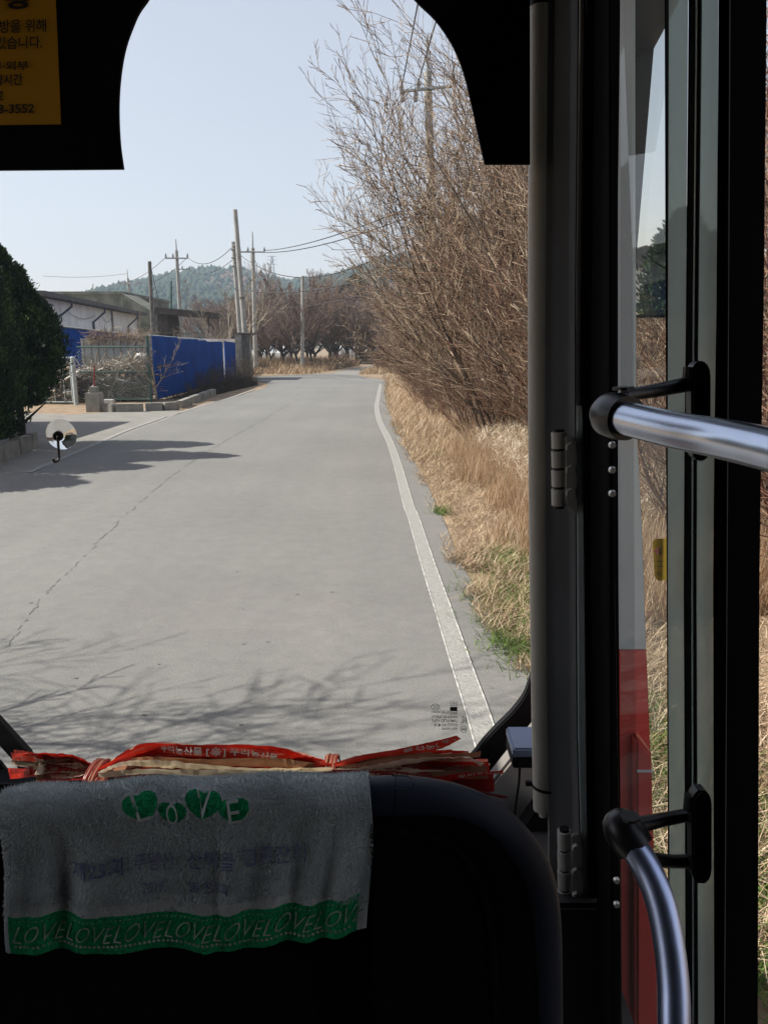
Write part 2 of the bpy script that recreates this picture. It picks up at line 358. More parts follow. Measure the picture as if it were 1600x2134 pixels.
ROAD_L_PX = [(20, 1008), (150, 947), (240, 911), (330, 880), (385, 858), (440, 841), (500, 824), (552, 808), (560, 800), (545, 794), (500, 791)]
road_l = [g(*p) for p in ROAD_L_PX]
far_edge = [g(*p) for p in [(765, 787), (735, 782), (700, 779), (660, 779), (600, 782), (560, 784), (520, 785)]]
outline = [Vector((-5.6, -12, 0)), Vector((-5.6, 0, 0)), Vector((-5.65, 8, 0))] + road_l + [Vector((-26, 47, 0)), Vector((-26, 53, 0))] + far_edge[::-1] + road_r[::-1]
mb = MB(); mb.add(outline, [tuple(range(len(outline)))][::-1])
road = mb.build('road', M['asphalt']); tag(road, kind='structure')
def ribbon_on_ground(pts, wdt, z, name, matl, parent, ww=None):
    P = catmull(pts, 6); L_, R_ = [], []
    for i, p in enumerate(P):
        t = (P[min(i + 1, len(P) - 1)] - P[max(i - 1, 0)]); n = Vector((t.y, -t.x, 0)).normalized()
        q = wdt if ww is None else ww(i)
        L_.append(Vector((p.x, p.y, z)) - n * q / 2); R_.append(Vector((p.x, p.y, z)) + n * q / 2)
    m_ = MB(); k = len(P)
    m_.add(L_ + R_, [(i, k + i, k + i + 1, i + 1) for i in range(k - 1)])
    return m_.build(name, matl, parent)
LINE = [(1014, 1550), (991, 1475), (962, 1390), (920, 1262), (891, 1175), (861, 1078), (850, 1050), (827, 965), (809, 915), (792, 881), (785, 853), (786, 838), (789, 822), (793, 800)]
lp = [g(*p) for p in LINE]; d0 = (lp[0] - lp[1]).normalized()
line_pts = [lp[0] + d0 * 12, lp[0] + d0 * 5, lp[0] + d0 * 1.5] + lp
ribbon_on_ground(line_pts, .14, .005, 'edge_line', M['paint'], road)
P0 = catmull(line_pts, 3)
for sgn in (-1, 1):   # brighter ridges of paint along both sides of the worn line
    pts = []
    for i, p in enumerate(P0):
        t = (P0[min(i + 1, len(P0) - 1)] - P0[max(i - 1, 0)]); n = Vector((t.y, -t.x, 0)).normalized(); pts.append(p + n * sgn * .066)
    ribbon_on_ground(pts, .010, .009, 'line_border', M['paint_edge'], road)
ribbon_on_ground([g(*p) for p in [(60, 985), (155, 945), (210, 921), (260, 899), (310, 881), (345, 868)]], .11, .006, 'edge_line', M['paint_worn'], road)
ribbon_on_ground([g(*p) for p in [(372, 861), (430, 843), (480, 829), (530, 812)]], .11, .006, 'edge_line', M['paint_worn'], road)
random.seed(3)
ck = [g(*p) for p in [(-60, 1440), (10, 1352), (90, 1245), (150, 1185), (235, 1100), (330, 1015), (400, 962), (465, 922), (530, 885), (590, 850), (640, 825)]]
CK = catmull(ck, 26); CK = [p + Vector((random.gauss(0, .012), random.gauss(0, .012), 0)) for p in CK]
L_, R_ = [], []
for i, p in enumerate(CK):
    q = .0012 + .0035 * abs(math.sin(i * .37)) * random.random() + .00006 * i
    L_.append(p + Vector((-q, 0, .003))); R_.append(p + Vector((q, 0, .003)))
m_ = MB(); k = len(CK); m_.add(L_ + R_, [(i, k + i, k + i + 1, i + 1) for i in range(k - 1) if random.random() < .55]); m_.build('crack', M['crack'], road)
m_ = MB()
for i in range(34):
    px, py = random.uniform(40, 900), random.uniform(900, 1560); c = g(px, py, .004); r = random.uniform(.004, .014)
    n = 7; vs = [c + Vector((math.cos(a * 2 * math.pi / n) * r * random.uniform(.7, 1.8), math.sin(a * 2 * math.pi / n) * r * random.uniform(.5, 1), 0)) for a in range(n)]
    m_.add(vs, [tuple(range(n))])
m_.build('tar_spots', M['crack'], road)

drive = [g(*p) for p in [(345, 874), (385, 856), (300, 853), (215, 859), (150, 864), (62, 860), (-60, 862)]] + [Vector((-13, 12, 0)), Vector((-10, 11, 0)), Vector((-5.6, 10.5, 0))] + [g(*p) for p in [(20, 1012), (150, 951), (240, 915)]]
m_ = MB(); m_.add([Vector((p.x, p.y, -.005)) for p in drive], [tuple(range(len(drive)))]); tag(m_.build('driveway', M['track']), kind='structure')
trk = [g(*p) for p in [(735, 784), (700, 781), (690, 777), (735, 768), (775, 761), (800, 758), (800, 761), (775, 768), (745, 778), (755, 786)]]
m_ = MB(); m_.add([Vector((p.x, p.y, -.002)) for p in trk], [tuple(range(len(trk)))]); tag(m_.build('side_track', M['track']), kind='structure')

# ------------------------------------------------------------ hills with woods, in world units
RID = [(-700, 668), (-300, 655), (100, 640), (230, 632), (290, 608), (330, 592), (400, 578), (450, 572), (510, 572), (560, 583), (610, 596), (650, 592), (700, 584), (740, 570), (790, 552), (850, 545), (1000, 520), (1300, 560), (2200, 610)]
HY = 640.0
rx = np.array([(p[0] - 800) / F * HY for p in RID]); rz = np.array([H + (715 - p[1]) / F * HY for p in RID])
hx = np.linspace(-620, 640, 160); hy = np.linspace(300, 900, 30)
HX, HYY = np.meshgrid(hx, hy)
def hillz(x, y):
    top = np.interp(x, rx, rz) - 4
    prof = np.where(y < HY, ramp(y, 300, HY) ** 1.15, 1 - .6 * ramp(y, HY, 900) ** 1.5)
    return np.maximum(-.4, top * prof + 2.5 * np.sin(x * .045 + y * .03) * prof * (y < HY) * np.sin(np.pi * ramp(y, 300, HY)))
HZ = hillz(HX, HYY)
idx = np.arange(HX.size).reshape(HX.shape)
Fq = np.stack([idx[:-1, :-1], idx[:-1, 1:], idx[1:, 1:], idx[1:, :-1]], -1).reshape(-1, 4)
tag(mk('hill', np.stack([HX, HYY, HZ], -1).reshape(-1, 3), Fq, M['hill'], smooth=True), kind='structure')
def blobs(n, X, Y, Z, Hh, R, tn, rngs, lumps=3):
    """conifer/broadleaf crowns as ragged many-sided cones, far away"""
    vs, fs, tone = [], [], []; base = 0
    k = 7
    V = np.zeros((n, k * 3 + 1, 3)); T = np.zeros((n, k * 3 + 1))
    for li, (hz, rr) in enumerate([(0.05, .75), (.35, 1.0), (.72, .55)]):
        for j in range(k):
            a = 2 * np.pi * (j + .5 * li) / k
            jr = rr * R * rngs.uniform(.65, 1.35, n)
            V[:, li * k + j, 0] = X + np.cos(a) * jr; V[:, li * k + j, 1] = Y + np.sin(a) * jr
            V[:, li * k + j, 2] = Z + Hh * (hz + rngs.uniform(-.07, .07, n))
    V[:, -1, 0] = X; V[:, -1, 1] = Y; V[:, -1, 2] = Z + Hh
    T[:] = tn[:, None] + rngs.uniform(-.08, .08, T.shape)
    f = []
    for li in range(2):
        for j in range(k):
            a, b = li * k + j, li * k + (j + 1) % k; c, d = a + k, (li + 1) * k + (j + 1) % k
            f += [(a, b, d), (a, d, c)]
    for j in range(k): f.append((2 * k + j, 2 * k + (j + 1) % k, 3 * k))
    f = np.array(f); Fa = (f[None] + (np.arange(n) * (3 * k + 1))[:, None, None]).reshape(-1, 3)
    return V.reshape(-1, 3), Fa, np.clip(T.ravel(), 0, 1)
r1 = np.random.RandomState(11); n = 15000
X = r1.uniform(-420, 330, n); Y = 330 + 330 * r1.uniform(0, 1, n) ** .7; Z = hillz(X, Y) - .6
tn = r1.uniform(0, .55, n); brown = (np.sin(X * .021 + Y * .017) + np.sin(X * .05) * .5 + r1.normal(0, .5, n)) > .95; tn[brown] = r1.uniform(.65, 1, brown.sum())
HH = r1.uniform(4.5, 9.5, n) * np.where(brown, .75, 1.0); RR = HH * r1.uniform(.28, .42, n) * np.where(brown, 1.3, 1)
V, Fa, T = blobs(n, X, Y, Z, HH, RR, tn, r1)
tag(mk('hill_forest', V, Fa, M['forest'], tone=T), 'hazy pine wood with rusty bare patches covering the hill behind the poles', 'forest', kind='stuff')

# ------------------------------------------------------------ bare trees (vectorised branches)
def grow(rs, h, stems, lean=(0, 0), spread=.5, kids=(8, 6, 3), ratio=(.5, .42, .5), r0=.05, wob=.10, up=.06, trunk=0.0, ang=(.45, .5, .6), droop=0.0, start=.25, side=None):
    """returns list per level of (p0, p1, r0, r1) segments"""
    segs = {0: [], 1: [], 2: [], 3: []}
    def branch(p, d, L_, r, lev):
        k = max(2, int([9, 7, 4, 3][lev])); st = L_ / k; pts = [p]; dd = d
        for i in range(k):
            dd = dd + np.array([rs.normal(0, wob), rs.normal(0, wob), rs.normal(0, wob * .7) + up]); dd /= np.linalg.norm(dd)
            q = pts[-1] + dd * st
            ra = r * (1 - .82 * i / k); rb = r * (1 - .82 * (i + 1) / k)
            segs[lev].append((pts[-1], q, ra, rb)); pts.append(q)
        if lev < len(kids):
            nk = kids[lev]
            for c in range(nk):
                t = start + (1 - start) * (c + rs.uniform(0, 1)) / nk; t = min(t, .97)
                i = min(k - 1, int(t * k)); pb = pts[i] + (pts[i + 1] - pts[i]) * (t * k - i); db = pts[i + 1] - pts[i]; db = db / np.linalg.norm(db)
                ax = rs.normal(0, 1, 3); ax -= db * ax.dot(db); ax /= np.linalg.norm(ax)
                a = ang[lev] * rs.uniform(.6, 1.35); nd = db * math.cos(a) + ax * math.sin(a)
                if nd[2] < -.1: nd[2] *= .3
                branch(pb, nd / np.linalg.norm(nd), L_ * ratio[lev] * rs.uniform(.6, 1.25) * (1.1 - .5 * t), max(.0016, r * (1 - .8 * t) * .62), lev + 1)
    base = np.zeros(3)
    if trunk > 0:
        tp = np.array([lean[0] * trunk * .5, lean[1] * trunk * .5, trunk]); mid = tp * .5 + np.array([rs.normal(0, .05), rs.normal(0, .05), 0])
        segs[0] += [(base, mid, r0 * 1.9, r0 * 1.5), (mid, tp, r0 * 1.5, r0 * 1.35)]; base = tp
    for s in range(stems):
        a = 2 * math.pi * (s + rs.uniform(0, .8)) / stems
        d = np.array([math.cos(a) * spread * rs.uniform(.4, 1.3) + lean[0], math.sin(a) * spread * rs.uniform(.4, 1.3) + lean[1], 1.0]); d /= np.linalg.norm(d)
        b = base + (np.array([math.cos(a), math.sin(a), 0]) * .18 if trunk == 0 else 0)
        branch(b, d, (h - trunk) * rs.uniform(.75, 1.1), r0 * rs.uniform(.7, 1.1), 0)
    return segs
def seg_mesh(segs, rs, rmin=0.0):
    A = np.array([s[0] for s in segs]); B = np.array([s[1] for s in segs]); ra = np.maximum(rmin, np.array([s[2] for s in segs])); rb = np.maximum(rmin * .7, np.array([s[3] for s in segs]))
    t = B - A; t /= np.linalg.norm(t, axis=1)[:, None] + 1e-9
    ref = np.where(np.abs(t[:, 2:3]) > .9, np.array([[1., 0, 0]]), np.array([[0, 0, 1.]]))
    u = np.cross(t, ref); u /= np.linalg.norm(u, axis=1)[:, None]; v = np.cross(t, u); n = len(A)
    V = np.zeros((n, 6, 3))
    for j in range(3):
        a = 2 * math.pi * j / 3
        o = u * math.cos(a) + v * math.sin(a); V[:, j] = A + o * ra[:, None]; V[:, 3 + j] = B + o * rb[:, None]
    f = np.array([(0, 1, 4, 3), (1, 2, 5, 4), (2, 0, 3, 5)]); Fa = (f[None] + (np.arange(n) * 6)[:, None, None]).reshape(-1, 4)
    T = np.repeat(rs.uniform(0, 1, n) ** 1.0, 6)
    return V.reshape(-1, 3), Fa, T
def tree_proto(name, label, cat, seed, mt, mc, rmin=0.0, group=None, **kw):
    rs = np.random.RandomState(seed); sg = grow(rs, **kw); root = thing(name, label, cat, group=group)
    V, Fa, T = seg_mesh(sg[0], rs, rmin); mk('trunk', V, Fa, mt, root, tone=T, local=True)
    V, Fa, T = seg_mesh(sg[1] + sg[2] + sg[3], rs, rmin); mk('crown', V, Fa, mc, root, tone=T, local=True)
    return root
def dup(root, loc, rz=0, sc=1.0, label=None, group=None):
    r = root.copy(); COL.objects.link(r); r.location = loc; r.rotation_euler = (0, 0, rz); r.scale = (sc, sc, sc) if not isinstance(sc, tuple) else sc
    if label: r['label'] = label
    if group: r['group'] = group
    for ch in list(root.children):
        c = ch.copy(); COL.objects.link(c); c.parent = r
        for gch in ch.children:
            d = gch.copy(); COL.objects.link(d); d.parent = c
    return r
def place(protos, used, i, loc, rz, sc, label, group):
    p = protos[i % len(protos)]
    if i % len(protos) not in used:
        used.add(i % len(protos)); p.location = loc; p.rotation_euler = (0, 0, rz); p.scale = (sc, sc, sc); p['label'] = label
        if group: p['group'] = group
        return p
    return dup(p, loc, rz, sc, label, group)

# tall thicket trees leaning over the verge on the right
TK = [tree_proto('bare_tree', 'x', 'tree', 20 + i, M['bark_near'], M['twig_near'], rmin=.004, h=7.0, stems=8, lean=(-.05, -.03), spread=.25, kids=(11, 8, 3), ratio=(.42, .42, .5), r0=.042, wob=.085, up=.03, ang=(.55, .6, .6), start=.10) for i in range(5)]
TA = [tree_proto('bare_tree', 'x', 'tree', 120 + i, M['bark_near'], M['twig_near'], rmin=.005, h=5.6, stems=9, lean=(-.22, -.03), spread=.52, kids=(11, 8, 3), ratio=(.45, .42, .5), r0=.034, wob=.10, up=.035, ang=(.5, .6, .6), start=.10) for i in range(3)]
random.seed(18)
ta_pos = [(2.8, 12.2, .85), (2.2, 14.4, 1.04), (3.9, 16.0, 1.0), (2.1, 17.8, 1.08), (2.4, 20.0, 1.0), (1.9, 22.5, .95), (1.7, 25.0, .95), (1.7, 28.0, .9), (1.6, 31.0, .85), (1.7, 34.5, .85), (1.8, 38, .8), (2.2, 42, .8), (3.0, 46, .9), (3.6, 14, 1.2), (3.8, 18, 1.25), (3.6, 22, 1.2), (4, 27, 1.2), (3.9, 33, 1.1)]
ta_w = ['beside the pale grass heads', 'above the pale grass heads, fanning left', 'fanning farthest over the road at mid height', 'with orange leaves left in its lower branches', 'under the crossarm of the thicket pole', 'low beside the foot of the thicket pole', 'spreading over the middle of the verge', 'arching towards the bend', 'arching low before the bend', 'arching low where the white line bends', 'small at the bend', 'small just past the bend of the white line', 'at the end of the verge by the side track', 'in the second row behind the grass heads', 'in the second row in front of the thicket pole', 'in the second row beside the thicket pole', 'in the second row past the thicket pole', 'in the second row before the bend']
ta_used = set()
for i, (x, y, s) in enumerate(ta_pos):
    place(TA, ta_used, i, (x, y, float(bank(np.array(x), np.array(y))) - .05), random.uniform(-.5, .5), s * (1.0 if y < 21 else .74), 'many stemmed leafless tree ' + ta_w[i], 'leafless trees in the roadside thicket')
used = set(); random.seed(8)
tk_pos = [(3.3, 8.8, .66), (3.0, 10.9, .78), (4.1, 12.2, .95), (3.0, 13.6, 1.06), (3.9, 15.2, 1.18), (2.8, 16.8, 1.0), (3.3, 19.0, 1.15), (2.0, 21.5, .9), (3.6, 23.5, 1.0), (2.0, 26.5, .85), (3.4, 29.0, .95), (2.1, 32.5, .75), (3.2, 36.5, .85), (2.2, 41, .68), (4.0, 45, .8), (3.4, 6.8, .62), (4.0, 5.2, .62), (3.9, 12.6, 1.12), (4.9, 14.8, 1.3), (4.6, 17.4, 1.3), (4.4, 20.6, 1.3)]
where = ['behind the tall orange grass', 'just beyond the tall orange grass', 'deep in the thicket behind the nearest stems', 'whose branch tips reach farthest left over the road', 'beside the utility pole, leaning to the road', 'whose top fingers stand against the open sky', 'in the thicket just in front of the utility pole', 'at the verge short of the utility pole', 'right beside the foot of the utility pole', 'just past the utility pole at the verge', 'behind the pole in the middle of the thicket', 'low and spreading where the white line bends', 'in the back of the thicket at the bend', 'low at the far bend of the white line', 'last in the thicket before the side track', 'seen just left of the beige conduit', 'behind the beige conduit under the sun shade', 'filling the gap of the door glass', 'rising behind the pale grass heads to the shade board', 'tallest, right of the utility pole crossarm', 'tall, directly in front of the utility pole', 'tall, behind the utility pole']
for i, (x, y, s) in enumerate(tk_pos):
    place(TK, used, i, (x, y, float(bank(np.array(x), np.array(y))) - .05), random.uniform(-.5, .5), s, 'leafless brown tree ' + where[i], 'leafless trees in the roadside thicket')
# whippy undergrowth shrubs
SH = [tree_proto('bare_shrub', 'x', 'shrub', 50 + i, M['shrub_red'] if i % 2 else M['twig_near'], M['twig_near'] if i % 2 else M['shrub_red'], rmin=.003, h=2.5, stems=16, lean=(-.22, 0), spread=.55, kids=(8, 5), ratio=(.5, .45), r0=.014, wob=.1, up=.03, ang=(.5, .6), start=.12) for i in range(4)]
used = set(); sw = ['behind the pale grass heads', 'right of the orange grass clump', 'under the leaning trees near the beige conduit', 'at the foot of the nearest leaning tree']
sh_pos = []
random.seed(5)
for i in range(52):
    y = 3.0 + i * .85 + random.uniform(-.3, .3); e = float(road_right_x(min(y, 45)))
    sh_pos.append((e + (random.uniform(1.9, 2.8) if y < 14 else random.uniform(1.2, 2.4)), y, random.uniform(.65, 1.05)))
for i in range(22): sh_pos.append((random.uniform(2.7, 4.6), random.uniform(2.6, 16), random.uniform(1.0, 1.6)))
def near_lab(x, y): return 'leafless shrub with reddish whips ' + ('right of the door, seen past the door glass' if x > 2.3 and y < 6.5 else 'beside the beige conduit, nearest the bus' if y < 7 else 'behind the tall orange grass' if y < 14 else 'near the foot of the big utility pole' if y < 24 else 'just past the foot of the utility pole' if y < 34 else 'at the bend of the white line')
for i, (x, y, s) in enumerate(sh_pos):
    place(SH, used, i, (x, y, float(bank(np.array(x), np.array(y))) - .04), random.uniform(-.8, .8), s, near_lab(x, y), 'shrubs at the foot of the thicket')
# orchard row across the bend
OR = [tree_proto('orchard_tree', 'x', 'tree', 80 + i, M['bark_dark'], M['twig_far'], rmin=.015, h=6.4, stems=8, lean=(0, 0), spread=.75, kids=(12, 10, 4), ratio=(.5, .45, .5), r0=.085, wob=.09, up=.07, trunk=1.1, ang=(.45, .5, .6), start=.15) for i in range(4)]
used = set(); random.seed(12)
orch = [(545, 766, .8), (566, 768, .75), (592, 765, .8), (617, 770, 1.0), (648, 766, .95), (688, 758, 1.1), (703, 755, 1.05), (721, 752, 1.05), (752, 748, 1.1), (777, 750, 1.1), (808, 749, 1.1), (830, 752, 1.0)]
for i, (px, py, s) in enumerate(orch):
    p = g(px, py); p.z = -.05; s *= 1.03
    ol = ['smallest tree, nearest the slatted wall end', 'tree beside the crossarm pole', 'tree halfway between the two poles', 'tree just left of the plain concrete pole', 'tree just right of the plain concrete pole', 'broad tree above the heap of cut branches', 'tree with red weeds at its foot', 'tree with a low forked trunk behind the brush', 'tree behind the yellow bush', 'tree at the head of the side track', 'slanting tree by the white tarp', 'last tree, half lost in the thicket'][i]
    place(OR, used, i, p, random.uniform(0, 6), s, 'dark leafless orchard ' + ol, 'orchard trees across the bend')
for i in range(34):
    place(OR, used, i + 1, (-19 + i * 1.05 + random.uniform(-.6, .6), random.uniform(80, 104), -.05), random.uniform(0, 6), 1.0, 'dark leafless tree in the back rows of the orchard', 'back rows of the orchard').scale = (random.uniform(1.3, 1.6),) * 2 + (random.uniform(.80, .97),)
# pale bare trees behind the blue fence
PT = [tree_proto('bare_tree', 'x', 'tree', 95 + i, M['twig_pale'], M['twig_pale'], rmin=.009, h=5.4, stems=5, lean=(.05, 0), spread=.75, kids=(7, 6, 3), ratio=(.5, .45, .5), r0=.07, wob=.14, up=.06, trunk=.9, ang=(.6, .6, .6), start=.2) for i in range(2)]
PT[0].location = (-9.6, 50, 0); PT[0]['label'] = 'pale grey leafless tree spreading behind the two concrete poles'; PT[0].scale = (1.2, 1.2, 1.2)
PT[1].location = (-9.4, 44.5, 1.0); PT[1].scale = (.42, .42, .5); PT[1]['label'] = 'small whitish leafless sapling rising over the end of the blue fence'
dup(PT[0], (-16.0, 58, 0), 2, .6, 'pale leafless tree beside the dark open shelter roof')
dup(PT[1], (-12.6, 52, 0), 1, .7, 'pale leafless tree at the right end of the dark shelter')
dup(PT[1], (-10.1, 31, .6), 1, (.45, .45, .5), 'thin dead sapling growing up through the scrap behind the wire fence')
dup(PT[0], (-8.1, 27.6, .1), 2.5, (.36, .36, .42), 'thin dead sapling standing in front of the blue fence corner')
# trees out of frame on the left that throw branch shadows on the near asphalt
for i, (x, y, s, rz) in enumerate([(-5.4, 3.1, .46, .4), (-5.7, 3.0, .54, 2.0), (-5.3, 2.2, .52, 1.0)]):
    dup([PT[0], TA[0], TA[1]][i], (x, y, -.05), [3.0, 2.2, 3.6][i], s * 1.5, ['leafless tree left of the road, out of the frame, shadow falling on the asphalt', 'second leafless tree left of the road, its branch shadow on the asphalt', 'third and densest leafless tree left of the road, out of the frame'][i], 'trees left of the bus')

# far pine
def foliage(rs, n, shape, size, tn=(0, 1), lit=None):
    """leaf-sized quads spread through a crown; shape(rs, n) gives centres and outward directions"""
    C_, D_ = shape(rs, n); n = len(C_)
    d = D_ + rs.normal(0, .45, (n, 3)); d /= np.linalg.norm(d, axis=1)[:, None]
    s = rs.normal(0, 1, (n, 3)); s -= d * (s * d).sum(1)[:, None]; s /= np.linalg.norm(s, axis=1)[:, None]
    L_ = size * rs.uniform(.6, 1.5, n)[:, None]; W_ = L_ * .17
    V = np.stack([C_ - s * W_ * .4, C_ + s * W_ * .4, C_ + d * L_ * .6 + s * W_, C_ + d * L_, C_ + d * L_ * .6 - s * W_], 1)
    Fa = np.arange(n * 5).reshape(n, 5); return V.reshape(-1, 3), Fa
def cypress_shape(leads):
    """leads: (x, y, z0, z1, radius) - flame-shaped leaders"""
    def f(rs, n):
        ws = np.array([l[4] ** 1.5 * (l[3] - l[2]) for l in leads]); ws /= ws.sum(); C_, D_ = [], []
        for l, wgt in zip(leads, ws):
            m = int(n * wgt); t = rs.uniform(0, 1, m); a = rs.uniform(0, 2 * np.pi, m)
            prof = 1.45 * t ** .3 * (1 - t) ** .62
            lump = 1 + .17 * np.sin(a * 5 + t * 19 + l[0] * 9) + .13 * np.sin(a * 11 - t * 31) + .10 * np.sin(a * 3 + t * 53)
            r = l[4] * prof * lump * (rs.uniform(0, 1, m) ** .28) * np.where(rs.uniform(0, 1, m) < .06, rs.uniform(1.0, 1.22, m), 1)
            c = np.stack([l[0] + np.cos(a) * r, l[1] + np.sin(a) * r, l[2] + (l[3] - l[2]) * t], 1)
            dd = np.stack([np.cos(a) * .75, np.sin(a) * .75, np.full(m, .9)], 1); C_.append(c); D_.append(dd)
        return np.concatenate(C_), np.concatenate(D_)
    return f
def conifer(name, label, loc, leads, n, size, seed, matl, trunkz, tr=.09, group=None):
    rs = np.random.RandomState(seed); root = thing(name, label, 'tree', loc, group)
    V, Fa = foliage(rs, n, cypress_shape(leads), size)
    cl = np.sin(V[:, 0] * 6.3 + seed) * np.sin(V[:, 1] * 5.7) * np.sin(V[:, 2] * 5.1 + 1) * .35 + .5 + np.repeat(rs.normal(0, .17, len(V) // 5), 5)
    mk('crown', V, Fa, matl, root, tone=np.clip(cl, 0, 1), local=True)
    m_ = MB(); m_.tube([(0, 0, -.1), (.03, 0, trunkz * .4), (0, .02, trunkz)], [tr, tr * .75, tr * .3], 8)
    for k in range(5):
        a = k * 1.3; m_.tube([(0, 0, trunkz * (.15 + .12 * k)), (math.cos(a) * .5, math.sin(a) * .5, trunkz * (.3 + .13 * k))], [tr * .4, tr * .15], 5)
    m_.build('trunk', M['bark_dark'], root, local=True); return root
conifer('conifer', 'rounder dark green conifer next to the wire gate', (-7.35, 15.6, 0), [(.38, 0, 1.2, 3.05, .72), (-.28, .1, .95, 4.0, .85), (.55, .1, 1.5, 2.9, .5), (.1, -.2, .8, 2.6, .8), (-.9, 0, .9, 3.9, .8), (.22, .05, 1.8, 3.5, .42)], 95000, .062, 1, M['conifer'], 2.8, group='conifers by the left kerb')
conifer('conifer', 'taller dark green conifer cut off by the left edge of the photo', (-7.6, 14.0, 0), [(.15, 0, .3, 4.7, .8), (.5, .2, .3, 3.7, .62), (-.5, .1, .2, 5.2, .9), (.35, -.1, .3, 2.8, .7)], 95000, .062, 2, M['conifer'], 3.4, group='conifers by the left kerb')
conifer('conifer', 'dark conifer left of the frame, only its pointed shadow lies on the road', (-8.4, 12.7, 0), [(0, 0, .2, 4.3, .95), (.5, .3, .3, 3.4, .6), (.1, .7, .3, 3.9, .6)], 16000, .12, 3, M['conifer'], 3.4, group='conifers by the left kerb')
conifer('conifer', 'nearest conifer left of the frame, its shadow covers the near road edge', (-8.3, 11.2, 0), [(0, 0, .2, 3.7, .9), (.4, .5, .3, 3.0, .6)], 12000, .12, 6, M['conifer'], 3.0, group='conifers by the left kerb')
conifer('pine_tree', 'dark pine rising above the orchard in front of the hill', (-4.0, 112, 0), [(0, 0, 4, 11.0, 2.2), (-1.6, .5, 4, 9.8, 1.4), (1.3, -.4, 3.6, 9.0, 1.5)], 5000, .5, 4, M['pine'], 9, .2)

# ------------------------------------------------------------ grass
def blades(rs, P, h, wd, lean, bend, az=None, seg=3, tn=None):
    n = len(P); a = rs.uniform(0, 2 * np.pi, n) if az is None else az + rs.normal(0, .5, n)
    d = np.stack([np.cos(a), np.sin(a), np.zeros(n)], 1); s = np.stack([-np.sin(a + rs.normal(0, .8, n)), np.cos(a), np.zeros(n)], 1)
    V = np.zeros((n, 2 * (seg + 1), 3))
    for k in range(seg + 1):
        t = k / seg; hor = (lean * t + bend * t * t)[:, None] * h[:, None]; ver = h * (t * np.sqrt(np.clip(1 - np.minimum(lean, .98) ** 2, .02, 1)) - bend * .35 * t ** 3)
        c = P + d * hor; c[:, 2] += ver; wk = wd * (1 - .75 * t)
        V[:, 2 * k] = c - s * wk[:, None]; V[:, 2 * k + 1] = c + s * wk[:, None]
    f = np.array([(2 * k, 2 * k + 1, 2 * k + 3, 2 * k + 2) for k in range(seg)])
    Fa = (f[None] + (np.arange(n) * 2 * (seg + 1))[:, None, None]).reshape(-1, 4)
    T = np.repeat(rs.uniform(0, 1, n) if tn is None else tn, 2 * (seg + 1))
    return V.reshape(-1, 3), Fa, np.clip(T, 0, 1)
def scatter(rs, n, y0, y1, e0, e1, powy=1.0):
    y = y0 + (y1 - y0) * rs.uniform(0, 1, n) ** powy
    e = e0 + (e1 - e0) * rs.uniform(0, 1, n); x = road_right_x(np.minimum(y, 46)) + e
    return np.stack([x, y, bank(x, y) - .01], 1), e
r2 = np.random.RandomState(7)
def edge_n(y): return .16 * np.sin(y * 3.1) + .11 * np.sin(y * 7.7 + 1) + .06 * np.sin(y * 17.3) + .05 * np.sin(y * 31)
# tall orange grass clump
parts = []
P, e = scatter(r2, 34000, 5.2, 14.5, .35, 2.6, 1.25)
kmask = e > .45 + .35 * np.abs(np.sin(P[:, 1] * .8)) + edge_n(P[:, 1]); P = P[kmask]; e = e[kmask]; n = len(P)
hh = r2.uniform(.25, .62, n) * ramp(e, .1, 1.1) + .06
V, Fa, T = blades(r2, P, hh, r2.uniform(.0016, .0032, n), r2.uniform(.02, .3, n), r2.uniform(0, .35, n), tn=r2.beta(1.6, 2.2, n))
tag(mk('dry_grass', V, Fa, M['grass_dry'], tone=T), 'tall orange dry grass standing along the right verge', 'grass', kind='stuff')
# pale curled grass heads at the top of the clump
P, e = scatter(r2, 5200, 6.8, 13.5, 1.0, 2.5); P[:, 2] += r2.uniform(.28, .58, len(P)); n = len(P)
V, Fa, T = blades(r2, P, r2.uniform(.08, .2, n), r2.uniform(.0025, .005, n), r2.uniform(.4, .95, n), r2.uniform(.3, 1.0, n), tn=r2.uniform(.75, 1, n))
tag(mk('pale_grass', V, Fa, M['grass_dry'], tone=T), 'pale curled dead leaves tangled on top of the orange grass', 'grass', kind='stuff')
# straw litter lying along the edge of the asphalt and under the thicket
P1, e1 = scatter(r2, 60000, 2.2, 20, -.12, 2.8, 1.3); k1 = e1 > edge_n(P1[:, 1]) - .06; P1 = P1[k1]
P2, e2 = scatter(r2, 26000, 18, 48, -.1, 4.5, 1.0); k2 = e2 > edge_n(P2[:, 1] * .6) * .8; P2 = P2[k2]
P3, e3 = scatter(r2, 16000, 2.6, 7.5, -.15, 1.2); P3 = P3[e3 > edge_n(P3[:, 1]) - .08]; P = np.concatenate([P1, P2, P3]); P[:, 2] += r2.uniform(.012, .05, len(P)); n = len(P); far = ramp(P[:, 1], 10, 40)
V, Fa, T = blades(r2, P, r2.uniform(.05, .16, n) * (1 + far), r2.uniform(.0016, .0038, n) * (1 + 2.2 * far), r2.uniform(.5, .99, n), r2.uniform(0, .5, n), seg=2)
tag(mk('straw_litter', V, Fa, M['straw'], tone=T), 'fallen straw and dead stalks along the right asphalt edge', 'straw', kind='stuff')
